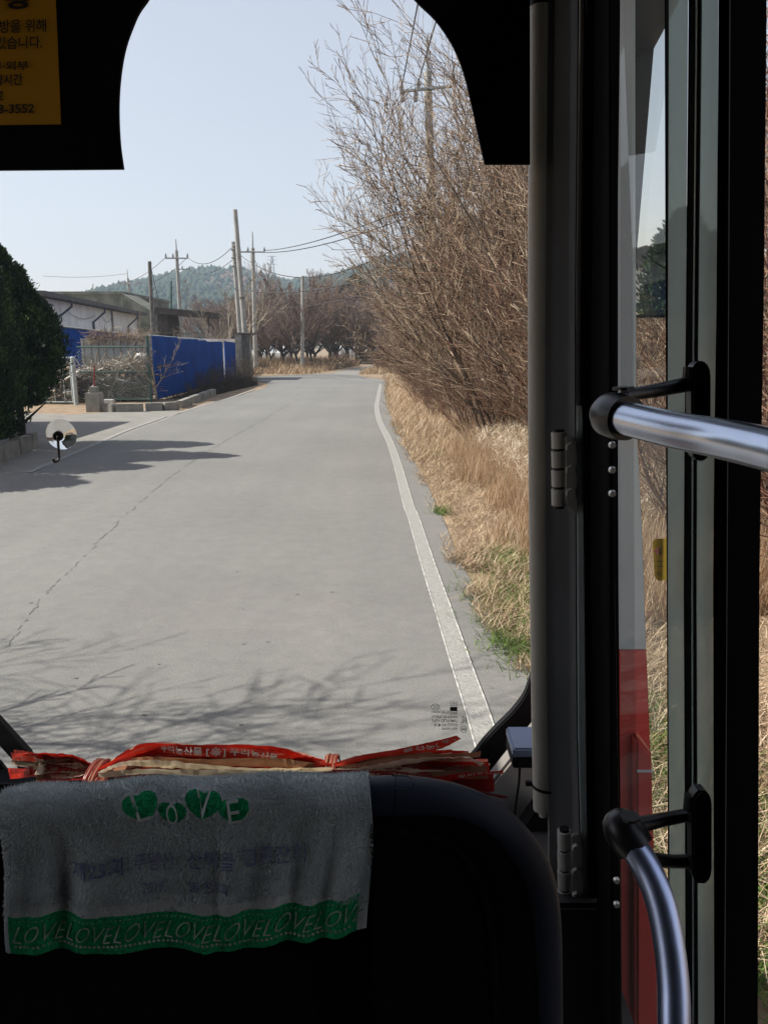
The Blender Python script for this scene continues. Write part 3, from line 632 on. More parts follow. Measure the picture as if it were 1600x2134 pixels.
# short far dry grass, right verge then far verge
P, e = scatter(r2, 22000, 13.5, 50, .05, 3.0); n = len(P); far = ramp(P[:, 1], 12, 45)
V, Fa, T = blades(r2, P, r2.uniform(.1, .38, n), r2.uniform(.003, .006, n) * (1 + 1.4 * far), r2.uniform(.1, .6, n), r2.uniform(0, .5, n), seg=2, tn=r2.beta(2.6, 2, n))
tag(mk('verge_grass', V, Fa, M['grass_dry'], tone=T), 'short dry yellow grass on the right verge towards the bend', 'grass', kind='stuff')
n = 30000; y = r2.uniform(52.5, 74, n); x = r2.uniform(-17, 4, n)
keep = (y > np.interp(x, [p.x for p in far_edge[::-1]], [p.y for p in far_edge[::-1]]) + .5) | (x < -8.5) & (y > 54)
trx = np.interp(y, [t.y for t in trk[2:6]], [t.x for t in trk[2:6]]); keep &= ~((np.abs(x - trx - .6) < 1.5) & (y < 75) & (x > -4.5))
x, y = x[keep], y[keep]; n = len(x); P = np.stack([x, y, np.full(n, -.02)], 1)
V, Fa, T = blades(r2, P, r2.uniform(.15, .5, n) * (1 + 1.3 * ramp(y, 57, 66)), r2.uniform(.012, .022, n), r2.uniform(.05, .5, n), r2.uniform(0, .4, n), seg=2, tn=np.clip(r2.beta(2, 2, n) - .25 * ramp(y, 56, 66), 0, 1))
tag(mk('far_grass', V, Fa, M['straw'], tone=T), 'dry tan weeds and grass under the orchard across the bend', 'grass', kind='stuff')
# green tufts
pc = [(1085, 1180, .34, 2200), (1060, 1160, .24, 800), (1098, 1260, .40, 2800), (1088, 1340, .26, 1200), (1100, 1220, .5, 900), (920, 1065, .1, 260), (1100, 1130, .25, 600), (1330, 1480, .22, 900), (1370, 1560, .3, 1500), (1590, 1720, .3, 1200), (1600, 1950, .35, 1500), (1380, 1650, .3, 900), (905, 945, .25, 200), (850, 890, .3, 120)]
PP = []
for px, py, rr, nn in pc:
    c = g(px, py, .02); PP.append(np.stack([c.x + r2.normal(0, rr * .5, nn), c.y + r2.normal(0, rr * .8, nn), np.zeros(nn)], 1))
P = np.concatenate(PP); P[:, 2] = bank(P[:, 0], P[:, 1]); n = len(P)
V, Fa, T = blades(r2, P, r2.uniform(.04, .13, n), r2.uniform(.002, .0045, n), r2.uniform(.2, .9, n), r2.uniform(.1, .6, n), seg=2)
tag(mk('green_grass', V, Fa, M['grass_green'], tone=T), 'fresh green grass tufts among the straw at the right verge', 'grass', kind='stuff')
# dark dry weeds along the foot of the blue fence
n = 9000; t = .2 + .8 * r2.uniform(0, 1, n) ** .75; a0 = g(372, 846); a1 = g(548, 802)
x = a0.x + (a1.x - a0.x) * t - .25 - r2.uniform(0, 1.3, n); y = a0.y + (a1.y - a0.y) * t + r2.uniform(-.3, .8, n)
P = np.stack([x, y, np.full(n, -.02)], 1)
V, Fa, T = blades(r2, P, r2.uniform(.10, .55, n) * (.15 + 1.0 * t), r2.uniform(.004, .009, n), r2.uniform(.05, .5, n), r2.uniform(0, .5, n), tn=r2.beta(1.2, 3, n))
tag(mk('dark_weeds', V, Fa, M['shrub_dark'], tone=T), 'dark withered weeds growing along the foot of the blue fence', 'weeds', kind='stuff')
WS = tree_proto('dead_bush', 'dark withered bush below the right end of the blue fence', 'bush', 66, M['shrub_dark'], M['shrub_dark'], rmin=.006, h=1.3, stems=22, spread=.9, kids=(7, 4), ratio=(.5, .45), r0=.012, wob=.12, up=.03, ang=(.6, .6), start=.1)
for i, (px, py, s, lab) in enumerate([(478, 812, .75, None), (505, 806, .9, 'dark withered bush in front of the concrete wall end'), (535, 799, 1.0, 'dark withered bush at the road corner, rightmost of the row'), (430, 824, .4, 'low withered bush in front of the middle of the blue fence'), (455, 816, .65, 'withered bush with the tallest stalks against the blue fence')]):
    p = g(px, py); p.x -= .5
    if lab is None: WS.location = p; WS.scale = (s, s, s); WS['group'] = 'withered bushes along the blue fence'
    else: dup(WS, p, i * 1.3, s, lab, 'withered bushes along the blue fence')
RB = tree_proto('red_bush', 'low reddish bare bush beside the side track', 'bush', 71, M['shrub_red'], M['shrub_red'], rmin=.012, h=1.6, stems=24, spread=1.1, kids=(7, 5), ratio=(.5, .45), r0=.02, wob=.12, up=.02, ang=(.6, .6), start=.1)
RB.location = g(803, 768)
dup(RB, g(706, 757), 1, .8, 'small reddish bush at the foot of the orchard trees')
dup(RB, g(822, 775), 2, 1.2, 'reddish bush where the thicket ends at the bend')
YB = tree_proto('yellow_bush', 'small yellow bush standing beyond the side track', 'bush', 73, M['grass_dry'], M['grass_dry'], rmin=.02, h=1.0, stems=24, spread=.8, kids=(7, 5), ratio=(.5, .45), r0=.02, wob=.12, up=.02, ang=(.6, .6), start=.1)
YB.location = g(759, 752)
rs = np.random.RandomState(5); sg = []
for i in range(150):
    c = np.array(g(672, 768)) + np.array([rs.normal(0, 1.0), rs.normal(0, .5), rs.uniform(.02, .5)]); d = rs.normal(0, 1, 3) * np.array([.6, .4, .2]); sg.append((c - d * .5, c + d * .5, .03, .012))
V, Fa, T = seg_mesh(sg, rs); tag(mk('branch_heap', V, Fa, M['straw'], tone=T), 'heap of cut pale branches by the road across the bend', 'brush heap')

# ------------------------------------------------------------ left side: sheds, fences, kerbs
def world_quad(pxs, Y):  return [at(x, y, Y) for x, y in pxs]
# low shed with blue sheets behind the conifers
sh = thing('shed', 'low shed clad in dull blue sheets behind the conifers', 'shed', (-12, 18, 0))
MB().box(-14.5, -9.75, 15.2, 20.4, 0, 2.75).build('wall', M['dull_blue'], sh); MB().box(-14.7, -9.6, 15.0, 20.55, 2.753, 2.86).build('roof', M['eave'], sh)
m_ = MB()
for k in range(26): m_.box(-9.747, -9.72, 15.25 + k * .2, 15.33 + k * .2, .02, 2.74)
m_.build('cladding', M['dull_blue'], sh)
tag(MB().box(-9.3, -8.9, 18.2, 18.6, 0, .38).build('crate', M['blue_light'], bevel=.02), 'blue plastic crate at the foot of the dull blue shed', 'crate')
random.seed(2)
def kerb(p, q, hh, ww, label, i, grp):
    d = (q - p); L_ = d.length; d.normalize(); nrm = Vector((-d.y, d.x, 0)); m_ = MB()
    m_.obox((p + q) / 2 + Vector((0, 0, hh / 2 - .03)), d, nrm, (random.gauss(0, .02), random.gauss(0, .02), 1), L_ / 2 - .012, ww / 2, hh / 2 + .03)
    tag(m_.build('kerb_block', M['concrete'], bevel=.015), label, 'kerb', grp)
kl = [((-40, 985), (0, 966)), ((2, 962), (35, 948)), ((37, 947), (62, 938)), ((63, 937), (74, 930))]
kn = ['kerb block cut off by the left edge of the photo', 'long shaded kerb block under the conifer', 'shaded kerb block next to the last one under the conifer', 'last short kerb block at the mouth of the driveway']
for i, (a, b) in enumerate(kl): kerb(g(*a), g(*b), .3, .16, kn[i], i, 'kerb blocks under the conifers')
kl = [((211, 857), (240, 858)), ((242, 858), (300, 857)), ((303, 856), (340, 855)), ((341, 855), (372, 853)), ((374, 851), (396, 842)), ((398, 841), (416, 834)), ((418, 833), (432, 828)), ((434, 827), (446, 823))]
kn = ['dark cracked kerb block right of the concrete stub', 'long kerb block below the wire fence', 'kerb block below the corner of the blue fence', 'kerb block at the turn towards the road', 'first kerb block along the road edge', 'kerb block along the road edge, second after the turn', 'kerb block partly under dry leaves before the weeds', 'last kerb block, half buried in the dark weeds']
for i, (a, b) in enumerate(kl): kerb(g(*a), g(*b), .24, .2, kn[i], i, 'kerb blocks around the scrap yard')
st = thing('concrete_stub', 'short concrete stub with a brick on top beside the gate post', 'post', g(196, 858))
c = g(196, 858); MB().obox(c + Vector((0, .15, .27)), (1, 0, 0), (0, 1, 0), (0, 0, 1), .22, .2, .3).build('base', M['concrete'], st, bevel=.02)
MB().obox(c + Vector((0, .15, .66)), (1, 0, 0), (0, 1, 0), (0, 0, 1), .12, .11, .09).build('brick', M['concrete'], st, bevel=.015)
tag(MB().tube([at(197, 822, 27), at(197, 762, 27)], .022, 8).build('red_rod', M['red_rod']), 'thin red rod standing behind the concrete stub', 'rod')
# corrugated blue fence beside the road
def corrugated(A, B, z0, z1a, z1b, name, matl, parent, pitch=.09, dep=.022, steps=0, zb=None):
    A = Vector(A); B = Vector(B); d = B - A; L_ = d.length; n = int(L_ / pitch) * 4; d.normalize(); nr = Vector((d.y, -d.x, 0)); m_ = MB(); vs = []
    for i in range(n + 1):
        t = i / n; ph = i % 4; o = dep if ph in (0, 1) else 0
        z = z1a + (z1b - z1a) * t
        if steps: z = z1a + (z1b - z1a) * (int(t * steps) / steps) + .02 * math.sin(int(t * steps) * 2.3)
        p = A + d * L_ * t + nr * o; vs += [Vector((p.x, p.y, z0)), Vector((p.x, p.y, z))]
    vs2 = [v - nr * .004 for v in vs]; k = len(vs)
    fs = [(2 * i, 2 * i + 2, 2 * i + 3, 2 * i + 1) for i in range(n)] + [(k + 2 * i, k + 2 * i + 1, k + 2 * i + 3, k + 2 * i + 2) for i in range(n)]
    fs += [(2 * i + 1, 2 * i + 3, k + 2 * i + 3, k + 2 * i + 1) for i in range(n)]
    m_.add(vs + vs2, fs); return m_.build(name, matl, parent)
bf = thing('blue_fence', 'long deep blue corrugated sheet fence beside the road', 'fence', (-8.6, 34, 0))
fA = at(314, 700, 28); fB = at(462, 714, 40)
corrugated((fA.x, 28, 0), (fB.x, 40, 0), .05, fA.z, fB.z, 'sheet', M['blue_sheet'], bf, pitch=.22, dep=.05, steps=7)
m_ = MB()
for t in (0.01, .25, .5, .75, .99): m_.box(fA.x - .16, fA.x - .09, 28 + 12 * t - .03, 28 + 12 * t + .03, 0, 2.15)
m_.build('back_post', M['steel'], bf)
MB().tube([(fA.x - .06, 28, fA.z + .02), (fB.x - .06, 36.5, fB.z + .13)], .025, 6).build('top_rail', M['gate_white'], bf)
b2 = thing('blue_fence', 'short deep blue sheet panel between sapling and concrete wall end', 'fence', (-8.6, 42, 0))
corrugated((fB.x - .02, 40.6, 0), (fB.x - .1, 43.9, 0), .05, 2.15, 2.08, 'sheet', M['blue_sheet'], b2, pitch=.22, dep=.05)
MB().tube([(fB.x - .12, 40.6, 0), (fB.x - .12, 40.6, 2.1)], .03, 6).build('back_post', M['steel'], b2)
wl_ = thing('concrete_wall', 'grey concrete wall end with dark vertical slats at the road corner', 'wall', at(505, 790, 44.5))
wa = at(493, 790, 44.2); wb = at(507, 790, 44.2)
MB().box(wa.x, wb.x, 44.2, 47.5, 0, 2.55).build('wall_panel', M['concrete'], wl_, bevel=.02)
MB().box(wa.x - .05, wb.x + .46, 44.15, 47.6, 2.553, 2.62).build('coping', M['slats'], wl_)
for k in range(5): MB().box(wb.x + .02 + k * .085, wb.x + .075 + k * .085, 44.25, 44.33, 0, 2.55 - .04 * k).build('slat', M['slats'], wl_)
# blue sheets behind the yard, and a grey panel board
bk = thing('blue_fence', 'bright blue sheet fence at the back of the scrap yard', 'fence', (-13, 31.5, 0))
p0 = at(120, 680, 31); p1 = at(262, 697, 33)
corrugated((p0.x, 31, 0), (p1.x, 33, 0), .05, p0.z, p1.z, 'sheet', M['blue_light'], bk, pitch=.12, dep=.02)
MB().tube([(p0.x, 30.93, p0.z + .02), (p1.x, 32.93, p1.z + .02)], .03, 6).build('top_rail', M['panel_grey'], bk)
pb = thing('panel_board', 'weathered grey panel wall behind the heap of scrap', 'wall', at(235, 790, 30))
q0 = at(168, 705, 30); q1 = at(306, 703, 30)
MB().box(q0.x, q1.x, 30, 30.08, 0, q0.z).build('board', M['panel_grey'], pb)
m_ = MB()
for k in range(9): m_.box(q0.x + .1 + k * .28, q0.x + .13 + k * .28, 29.985, 29.997, 0, q0.z - .02)
m_.build('joints', M['slats'], pb)
rs = np.random.RandomState(9); sg = []
for i in range(420):
    t = rs.uniform(0, 1); c = np.array([q0.x + .2 + t * 2.4, 30.0 + rs.normal(0, .12), q0.z + rs.normal(.02, .12)]); d = rs.normal(0, 1, 3) * np.array([.16, .08, .13]); sg.append((c - d, c + d, .007, .004))
V, Fa, T = seg_mesh(sg, rs); tag(mk('dead_vines', V, Fa, M['twig_near'], tone=T), 'tangle of dead brown vines on top of the grey panel wall', 'vines', kind='stuff')
# wire fence
wf = thing('wire_fence', 'chain link fence with dull green rails in front of the scrap', 'fence', at(235, 850, 27.5))
wx0 = at(166, 800, 27.5).x; wx1 = at(312, 800, 27.5).x; zt = at(200, 723, 27.5).z
m_ = MB(); step = .11; ht = zt - .12; n = int((wx1 - wx0 + ht) / step)
for i in range(n):
    a = i * step
    for sgn in (0, 1):
        x0, z0_ = a, 0.0; x1, z1_ = a - ht, ht
        if x1 < 0: z1_ = x0; x1 = 0
        W_ = wx1 - wx0
        if x0 > W_: z0_ = x0 - W_; x0 = W_
        if z1_ - z0_ < .03: continue
        if sgn: x0, x1 = W_ - x0, W_ - x1
        m_.tube([(wx0 + x0, 27.5 + .004 * sgn, .1 + z0_), (wx0 + x1, 27.5 + .004 * sgn, .1 + z1_)], .0055, 3, caps=False)
m_.build('wire_mesh', M['mesh_wire'], wf)
for zz in (zt, at(200, 775, 27.5).z, .1): MB().tube([(wx0, 27.52, zz), (wx1, 27.52, zz)], .026, 8).build('rail', M['green_steel'], wf)
p = at(313, 832, 27.6); MB().tube([(p.x + .05, 27.55, -.05), (p.x + .05, 27.55, 2.3)], .05, 10).build('post', M['green_steel'], wf)
# gate
gt = thing('gate', 'pale steel barred gate with wire mesh beside the conifer', 'gate', at(110, 850, 26.6))
gx0 = at(38, 848, 26.6).x; gx1 = at(154, 848, 26.6).x; gz = at(154, 745, 26.6).z
m_ = MB()
for zz in (at(100, 848, 26.6).z + .02, at(100, 839, 26.6).z + .02, gz): m_.tube([(gx0, 26.6, zz), (gx1, 26.6, zz)], .02, 8)
for xx in (gx0, gx1): m_.tube([(xx, 26.6, .05), (xx, 26.6, gz)], .028, 8)
m_.build('frame', M['gate_white'], gt)
for k in range(5):
    xx = gx0 + (gx1 - gx0) * (k + .9) / 5.7; MB().tube([(xx, 26.6, .08), (xx, 26.6, gz)], .012, 6).build('bar', M['gate_white'], gt)
m_ = MB()
for i in range(26):
    for sgn in (1, -1):
        a = i * .12 - 1.2; x0 = a; x1 = a + gz; z0_, z1_ = .1, gz
        W_ = gx1 - gx0
        if x0 < 0: z0_ = .1 - x0; x0 = 0
        if x1 > W_: z1_ = gz - (x1 - W_); x1 = W_
        if z1_ - z0_ < .05 or x0 >= W_: continue
        if sgn < 0: x0, x1 = W_ - x0, W_ - x1
        m_.tube([(gx0 + x0, 26.64, z0_), (gx0 + x1, 26.64, z1_)], .0055, 3, caps=False)
m_.build('wire_mesh', M['mesh_wire'], gt)
MB().box(gx0, gx1, 26.66, 26.68, .02, at(100, 840, 26.6).z).build('kick_plate', M['green_steel'], gt)
p = at(161, 857, 26.4); gp = thing('gate_post', 'round pale steel gate post right of the barred gate', 'post', (p.x, p.y, 0))
MB().tube([(p.x, p.y, -.05), (p.x, p.y, at(161, 745, 26.4).z)], .075, 14).build('shaft', M['gate_white'], gp, smooth=True)
MB().tube([(p.x, p.y, at(161, 745, 26.4).z), (p.x, p.y, at(161, 743, 26.4).z)], [.085, .05], 14).build('cap', M['gate_white'], gp, smooth=True)
# scrap heaps
def heap(name, label, x0, x1, yc, top, n, seed, wmax):
    rs = np.random.RandomState(seed); sg = []
    for i in range(n):
        t = rs.uniform(0, 1); hgt = top(t); c = np.array([x0 + (x1 - x0) * t, yc + rs.normal(0, .45), hgt * rs.uniform(0, 1) ** .6])
        c[1] = max(c[1], 27.75) if x0 > -11.2 else max(c[1], 26.9)
        d = rs.normal(0, 1, 3) * np.array([.35, .12, .25]) * rs.uniform(.4, 1.3); sg.append((c - d, c + d, rs.uniform(.008, wmax), .008))
    V, Fa, T = seg_mesh(sg, rs); tone = np.repeat(rs.beta(1.5, .95, n), 6); o = mk(name, V, Fa, M['wood_scrap'], tone=tone); tag(o, label, 'scrap heap', kind='stuff')
    m_ = MB()
heap('scrap_heap', 'heap of broken branches, battens and boards behind the wire fence', -11.0, -8.7, 28.5, lambda t: .95 + .65 * t, 1500, 3, .035)
heap('scrap_heap', 'heap of grey poles and rubble behind the barred gate', -13.0, -11.0, 27.7, lambda t: .5 + .75 * t, 800, 4, .05)
def plank(pa, pb, Ya, Yb, wd, th, matl, label, name='board'):
    a = at(*pa, Ya); b = at(*pb, Yb); d = (b - a); L_ = d.length; m_ = MB(); d.normalize(); nr = Vector((0, .5, 1)); m_.obox((a + b) / 2, d, nr, d.cross(nr), L_ / 2, th, wd)
    tag(m_.build(name, matl, bevel=.004), label, 'board', 'boards lying on the scrap heap')
plank((245, 795), (288, 802), 27.75, 27.9, .16, .02, M['panel_grey'], 'flat grey board resting across the scrap heap')
plank((236, 814), (264, 808), 27.8, 27.9, .08, .02, M['concrete'], 'short pale plank low on the scrap heap')
plank((283, 785), (306, 812), 27.7, 27.8, .05, .02, M['concrete'], 'slanting pale batten near the green fence post')
plank((100, 800), (146, 750), 27.2, 27.6, .07, .05, M['concrete'], 'thick pale beam leaning behind the barred gate')
plank((85, 832), (128, 800), 27.1, 27.5, .06, .04, M['panel_grey'], 'lower pale beam leaning behind the barred gate')
p = at(228, 838, 27.2); tag(MB().obox(p, (1, .1, 0), (0, 1, 0), (0, 0, 1), .17, .1, .1).build('white_block', M['white_wall'], bevel=.02), 'small white block lying in front of the wire fence', 'block')
for (px, py, r, lab) in [(296, 745, .26, 'rounded white sack at the top of the scrap heap'), (288, 757, .2, 'flat white sack lower on the scrap heap'), (143, 820, .2, 'white stone at the right foot of the barred gate')]:
    p = at(px, py, 28.6 if px > 200 else 27.2); m_ = MB(); m_.sphere(p, r, 14, 9, (1.1, .8, .6)); o = m_.build('sack' if px > 200 else 'stone', M['white_wall'], smooth=True); tag(o, lab, 'sack' if px > 200 else 'stone')
    for v in o.data.vertices: v.co += Vector((random.gauss(0, .02), 0, random.gauss(0, .02)))
# long white shed
ws = thing('white_shed', 'long low white shed with dark eave and drainpipes behind the yard', 'building', (-15, 45, 0))
E0 = at(100, 612, 33.0); E1 = at(305, 658, 56.0)
def lerp(a, b, t): return a + (b - a) * t
Wa = Vector((E0.x - .55, E0.y, 0)); Wb = Vector((E1.x - .55, E1.y, 0)); zt0 = E0.z - .1; zt1 = zt0
dirw = (Wb - Wa).normalized(); nw = Vector((dirw.y, -dirw.x, 0))
m_ = MB(); m_.hexa([Wa, Wb, Wb - nw * 8, Wa - nw * 8, Wa + Vector((0, 0, zt0)), Wb + Vector((0, 0, zt0)), Wb - nw * 8 + Vector((0, 0, zt0)), Wa - nw * 8 + Vector((0, 0, zt0))])
m_.build('wall', M['white_wall'], ws)
m_ = MB(); a = Wa + nw * .55 - dirw * .4; b = Wb + nw * .55 + dirw * .4; c = Wb - nw * 8.4 + dirw * .4; d = Wa - nw * 8.4 - dirw * .4
m_.hexa([p + Vector((0, 0, zz)) for p, zz in ((a, zt0 + .003), (b, zt0 + .003), (c, zt0 + .3), (d, zt0 + .3))] + [p + Vector((0, 0, zz)) for p, zz in ((a, zt0 + .2), (b, zt0 + .2), (c, zt0 + .5), (d, zt0 + .5))])
m_.build('roof', M['eave'], ws)
for t in (.16, .45, .86):
    p = Wa.lerp(Wb, t); e = p + nw * .5; w_ = p + nw * .07 - dirw * .9
    MB().tube([e + Vector((0, 0, zt0 + .02)), e + Vector((0, 0, zt0 - .25)), w_ + Vector((0, 0, zt0 - .8)), w_ + Vector((0, 0, .4))], .055, 8).build('drainpipe', M['pipe'], ws)
for t in (.62, .98):
    p = Wa.lerp(Wb, t) + nw * .03; MB().obox(p + Vector((0, 0, zt0 / 2 - .01)), dirw, nw, (0, 0, 1), .12, .06, zt0 / 2 - .01).build('pilaster', M['concrete'], ws)
p = Wa.lerp(Wb, .92) + nw * .012; MB().obox(p + Vector((0, 0, 1.5)), dirw, nw, (0, 0, 1), .35, .02, .5).build('window', M['slats'], ws)
for (t0, t1) in ((.2, .42), (.5, .6)):
    pts = [Wa.lerp(Wb, t0 + (t1 - t0) * k / 8) + nw * .09 + Vector((0, 0, zt0 - .45 - 1.0 * (k / 8) * (1 - k / 8))) for k in range(9)]
    MB().tube(pts, .012, 4).build('slack_cable', M['wire'], ws)
# mossy concrete building behind
mc = thing('concrete_building', 'flat mossy concrete building rising behind the white shed', 'building', (-26, 70, 0))
x0 = at(148, 700, 66).x; x1 = at(262, 700, 66).x; zz = at(200, 614, 66).z
MB().box(x0 - 2, x1, 66, 80, 0, zz).build('wall', M['moss_concrete'], mc)
MB().box(x0 - 2.1, x1 + .1, 65.9, 80.1, zz + .003, zz + .25).build('parapet', M['moss_concrete'], mc)
xa = at(262, 700, 62).x; xb = at(314, 700, 62).x; za = at(262, 612, 62).z; zb = at(314, 645, 62).z
m_ = MB(); m_.hexa([(xa, 62, 0), (xb, 62, 0), (xb, 65.8, 0), (xa, 65.8, 0), (xa, 62, za), (xb, 62, zb), (xb, 65.8, zb), (xa, 65.8, za)]); m_.build('wing', M['moss_concrete'], mc)
# dark open shelter
dsx = thing('open_shelter', 'dark rusty flat roofed open shelter behind the yard wall', 'shelter', (-17, 60, 0))
x0, x1 = at(322, 648, 58).x, at(441, 655, 58).x; zz = at(380, 652, 58).z
m_ = MB(); m_.hexa([(x0, 58, zz - .05), (x1, 58, zz - .35), (x1, 62, zz - .35), (x0, 62, zz - .05), (x0, 58, zz + .42), (x1, 58, zz + .05), (x1, 62, zz + .05), (x0, 62, zz + .42)]); m_.build('roof', M['rust_roof'], dsx)
MB().box(x0 + .1, at(350, 700, 58).x, 58.3, 61.5, 0, zz - .1).build('wall', M['rust_roof'], dsx)
for px in (436,): q = at(px, 700, 58.4); MB().box(q.x - .06, q.x + .06, 58.3, 58.42, 0, zz - .35).build('post', M['rust_roof'], dsx)
# yard wall behind the fences with a rusty railing
yw = thing('yard_wall', 'pale low yard wall with rusty railing behind the blue fence', 'wall', (-13, 46, 0))
x0, x1 = at(318, 715, 46).x, at(492, 715, 46).x; zz = at(400, 706, 46).z
MB().box(x0, x1, 46, 46.15, 0, zz).build('wall_panel', M['white_wall'], yw)
m_ = MB(); zr = at(400, 694, 46).z
for k in range(26): xx = x0 + (x1 - x0) * .62 * k / 25; m_.tube([(xx, 46.07, zz), (xx, 46.07, zr)], .012, 4)
m_.tube([(x0, 46.07, zr), (x0 + (x1 - x0) * .62, 46.07, zr)], .02, 6); m_.build('railing', M['rust_roof'], yw)
# plastic greenhouses far back
for (px0, px1, y0_, hgt, lab) in [(522, 600, 98, 1.9, 'white plastic greenhouse seen low between the orchard trunks left of the pole'), (690, 742, 112, 3.0, 'white plastic greenhouse behind the middle of the orchard'), (765, 850, 100, 3.0, 'brighter white plastic greenhouse behind the right end of the orchard')]:
    x0, x1 = at(px0, 730, y0_).x, at(px1, 730, y0_).x; gh = thing('greenhouse', lab, 'greenhouse', ((x0 + x1) / 2, y0_, 0), 'plastic greenhouses behind the orchard'); m_ = MB(); vs = []
    K = 10
    for k in range(K + 1):
        a = math.pi * k / K; vs += [(x0, y0_ + 2.6 - math.cos(a) * 2.6, hgt * math.sin(a) ** .7), (x1, y0_ + 2.6 - math.cos(a) * 2.6, hgt * math.sin(a) ** .7)]
    m_.add(vs, [(2 * k, 2 * k + 1, 2 * k + 3, 2 * k + 2) for k in range(K)] + [tuple(2 * k for k in range(K + 1)), tuple(2 * k + 1 for k in range(K, -1, -1))]); m_.build('cover', M['plastic_film'], gh)
    for j in range(6):
        xx = x0 + (x1 - x0) * j / 5; MB().tube([(xx, y0_ + 2.6 - math.cos(math.pi * k / K) * 2.63, hgt * 1.01 * math.sin(math.pi * k / K) ** .7 + .01) for k in range(K + 1)], .03, 4).build('hoop', M['steel'], gh)

# ------------------------------------------------------------ poles and wires
def pole(label, top, base, Y, r, mt, arm=None, spike=0, name='utility_pole', r_top=None):
    T = at(*top, Y); B = at(*base, Y); d = T - B; t0 = (B.z - 0) / max(.01, d.z); B0 = B - d * t0; root = thing(name, label, 'pole', (B0.x, Y, 0))
    MB().tube([B0 - Vector((0, 0, .1)), (B0 + T) / 2, T], [r, r * .88, (r_top or r * .75)], 12).build('shaft', mt, root, smooth=True)
    if spike: MB().tube([T, T + (d.normalized()) * spike], [r * .35, r * .2], 6).build('spike', M['steel'], root)
    if arm:
        for (py, x0, x1, th, tilt) in arm:
            a = at(x0, py + tilt, Y - r * 1.2); b = at(x1, py - tilt, Y - r * 1.2)
            MB().tube([a, b], th, 6).build('crossarm', M['steel'], root)
            for s in (0.02, .34, .98):
                q = a.lerp(b, s); MB().tube([q, q + Vector((0, 0, th * 3)), q + Vector((0, 0, th * 6))], [th * .9, th * 1.5, th * .6], 8).build('insulator', M['insul'], root)
    return root, T
pole('dark slender utility pole standing in front of the mossy building', (312, 545), (319, 695), 50, .15, M['dark_pole'])
pole('thin pale steel pole between the dark pole and the crossarm pole', (357, 586), (357, 700), 62, .1, M['green_steel'])
pole('utility pole with a wide crossarm and a street lamp arm, left of the hill', (368, 522), (378, 700), 75, .2, M['concrete_pole'], [(538, 345, 392, .07, 0), (561, 372, 396, .05, 0)], spike=1.0)
pole('distant utility pole with crossarm above the mossy building', (267, 580), (272, 640), 110, .2, M['concrete_pole'], [(591, 247, 287, .08, 0)], spike=1.2)
pole('tiny distant pole tip above the mossy building roof', (194, 592), (195, 640), 140, .12, M['concrete_pole'])
rt, T = pole('shorter concrete utility pole carrying stacked insulators and clamps', (486, 504), (500, 695), 48, .15, M['concrete_pole'])
for k in range(6):
    q = at(487 + k * .5, 512 + k * 8.5, 47.8); MB().tube([q, q + Vector((.16 * (-1) ** k, -.05, 0))], [.07, .05], 8).build('insulator', M['insul'], rt)
rt, T = pole('tallest plain concrete pole, leaning left behind the wall end', (490, 437), (510, 690), 46.5, .17, M['concrete_pole'], r_top=.125)
q = at(504.5, 623, 46.5); MB().tube([q, q + Vector((0, 0, .12))], .175, 12).build('band', M['dark_pole'], rt)
pole('utility pole with crossarm and spike right of the leaning concrete pole', (527, 517), (533, 768), 58, .17, M['concrete_pole'], [(525, 499, 552, .055, 0)], spike=1.1)
pole('plain concrete pole standing alone in front of the orchard', (631, 575), (630, 767), 61, .16, M['concrete_pole'])
rt, T = pole('large utility pole with crossarm rising out of the thicket', (891, 150), (904, 600), 26, .16, M['concrete_pole'], [(185, 833, 945, .05, 6)], spike=.9)
for px, py in ((838, 196), (866, 196)):
    q = at(px, py, 25.9); MB().tube([q + Vector((0, 0, .1)), q, q - Vector((0, 0, .22))], [.04, .075, .06], 8).build('hanging_insulator', M['insul'], rt)
# far lattice pylon
py_ = thing('lattice_pylon', 'hazy lattice power pylon standing on the hill top', 'pylon', (at(568, 580, 640).x, 640, 0)); m_ = MB(); cx = at(568, 580, 640).x; z0_ = at(568, 585, 640).z - 4; z1_ = at(568, 533, 640).z
for sx in (-1, 1):
    for sy in (-1, 1): m_.tube([(cx + sx * 2.4, 640 + sy * 2.4, z0_), (cx + sx * .5, 640 + sy * .5, z1_)], .22, 4)
for k in range(6):
    t0_, t1_ = k / 6, (k + 1) / 6; w0, w1 = 2.4 - 1.9 * t0_, 2.4 - 1.9 * t1_; za, zb = lerp(z0_, z1_, t0_), lerp(z0_, z1_, t1_)
    m_.tube([(cx - w0, 640, za), (cx + w1, 640, zb)], .14, 4); m_.tube([(cx + w0, 640, za), (cx - w1, 640, zb)], .14, 4)
m_.build('lattice', M['steel'], py_)
for f_ in (.72, .86, .98): zc = lerp(z0_, z1_, f_); MB().tube([(cx - 3.6, 640, zc), (cx + 3.6, 640, zc)], .2, 4).build('crossarm', M['steel'], py_)
def wire(label, a, b, sag, r, grp='overhead wires'):
    pts = [Vector(a).lerp(Vector(b), k / 20) - Vector((0, 0, sag * 4 * (k / 20) * (1 - k / 20))) for k in range(21)]
    tag(MB().tube(pts, r, 4).build('overhead_wire', M['wire']), label, 'wire', grp)
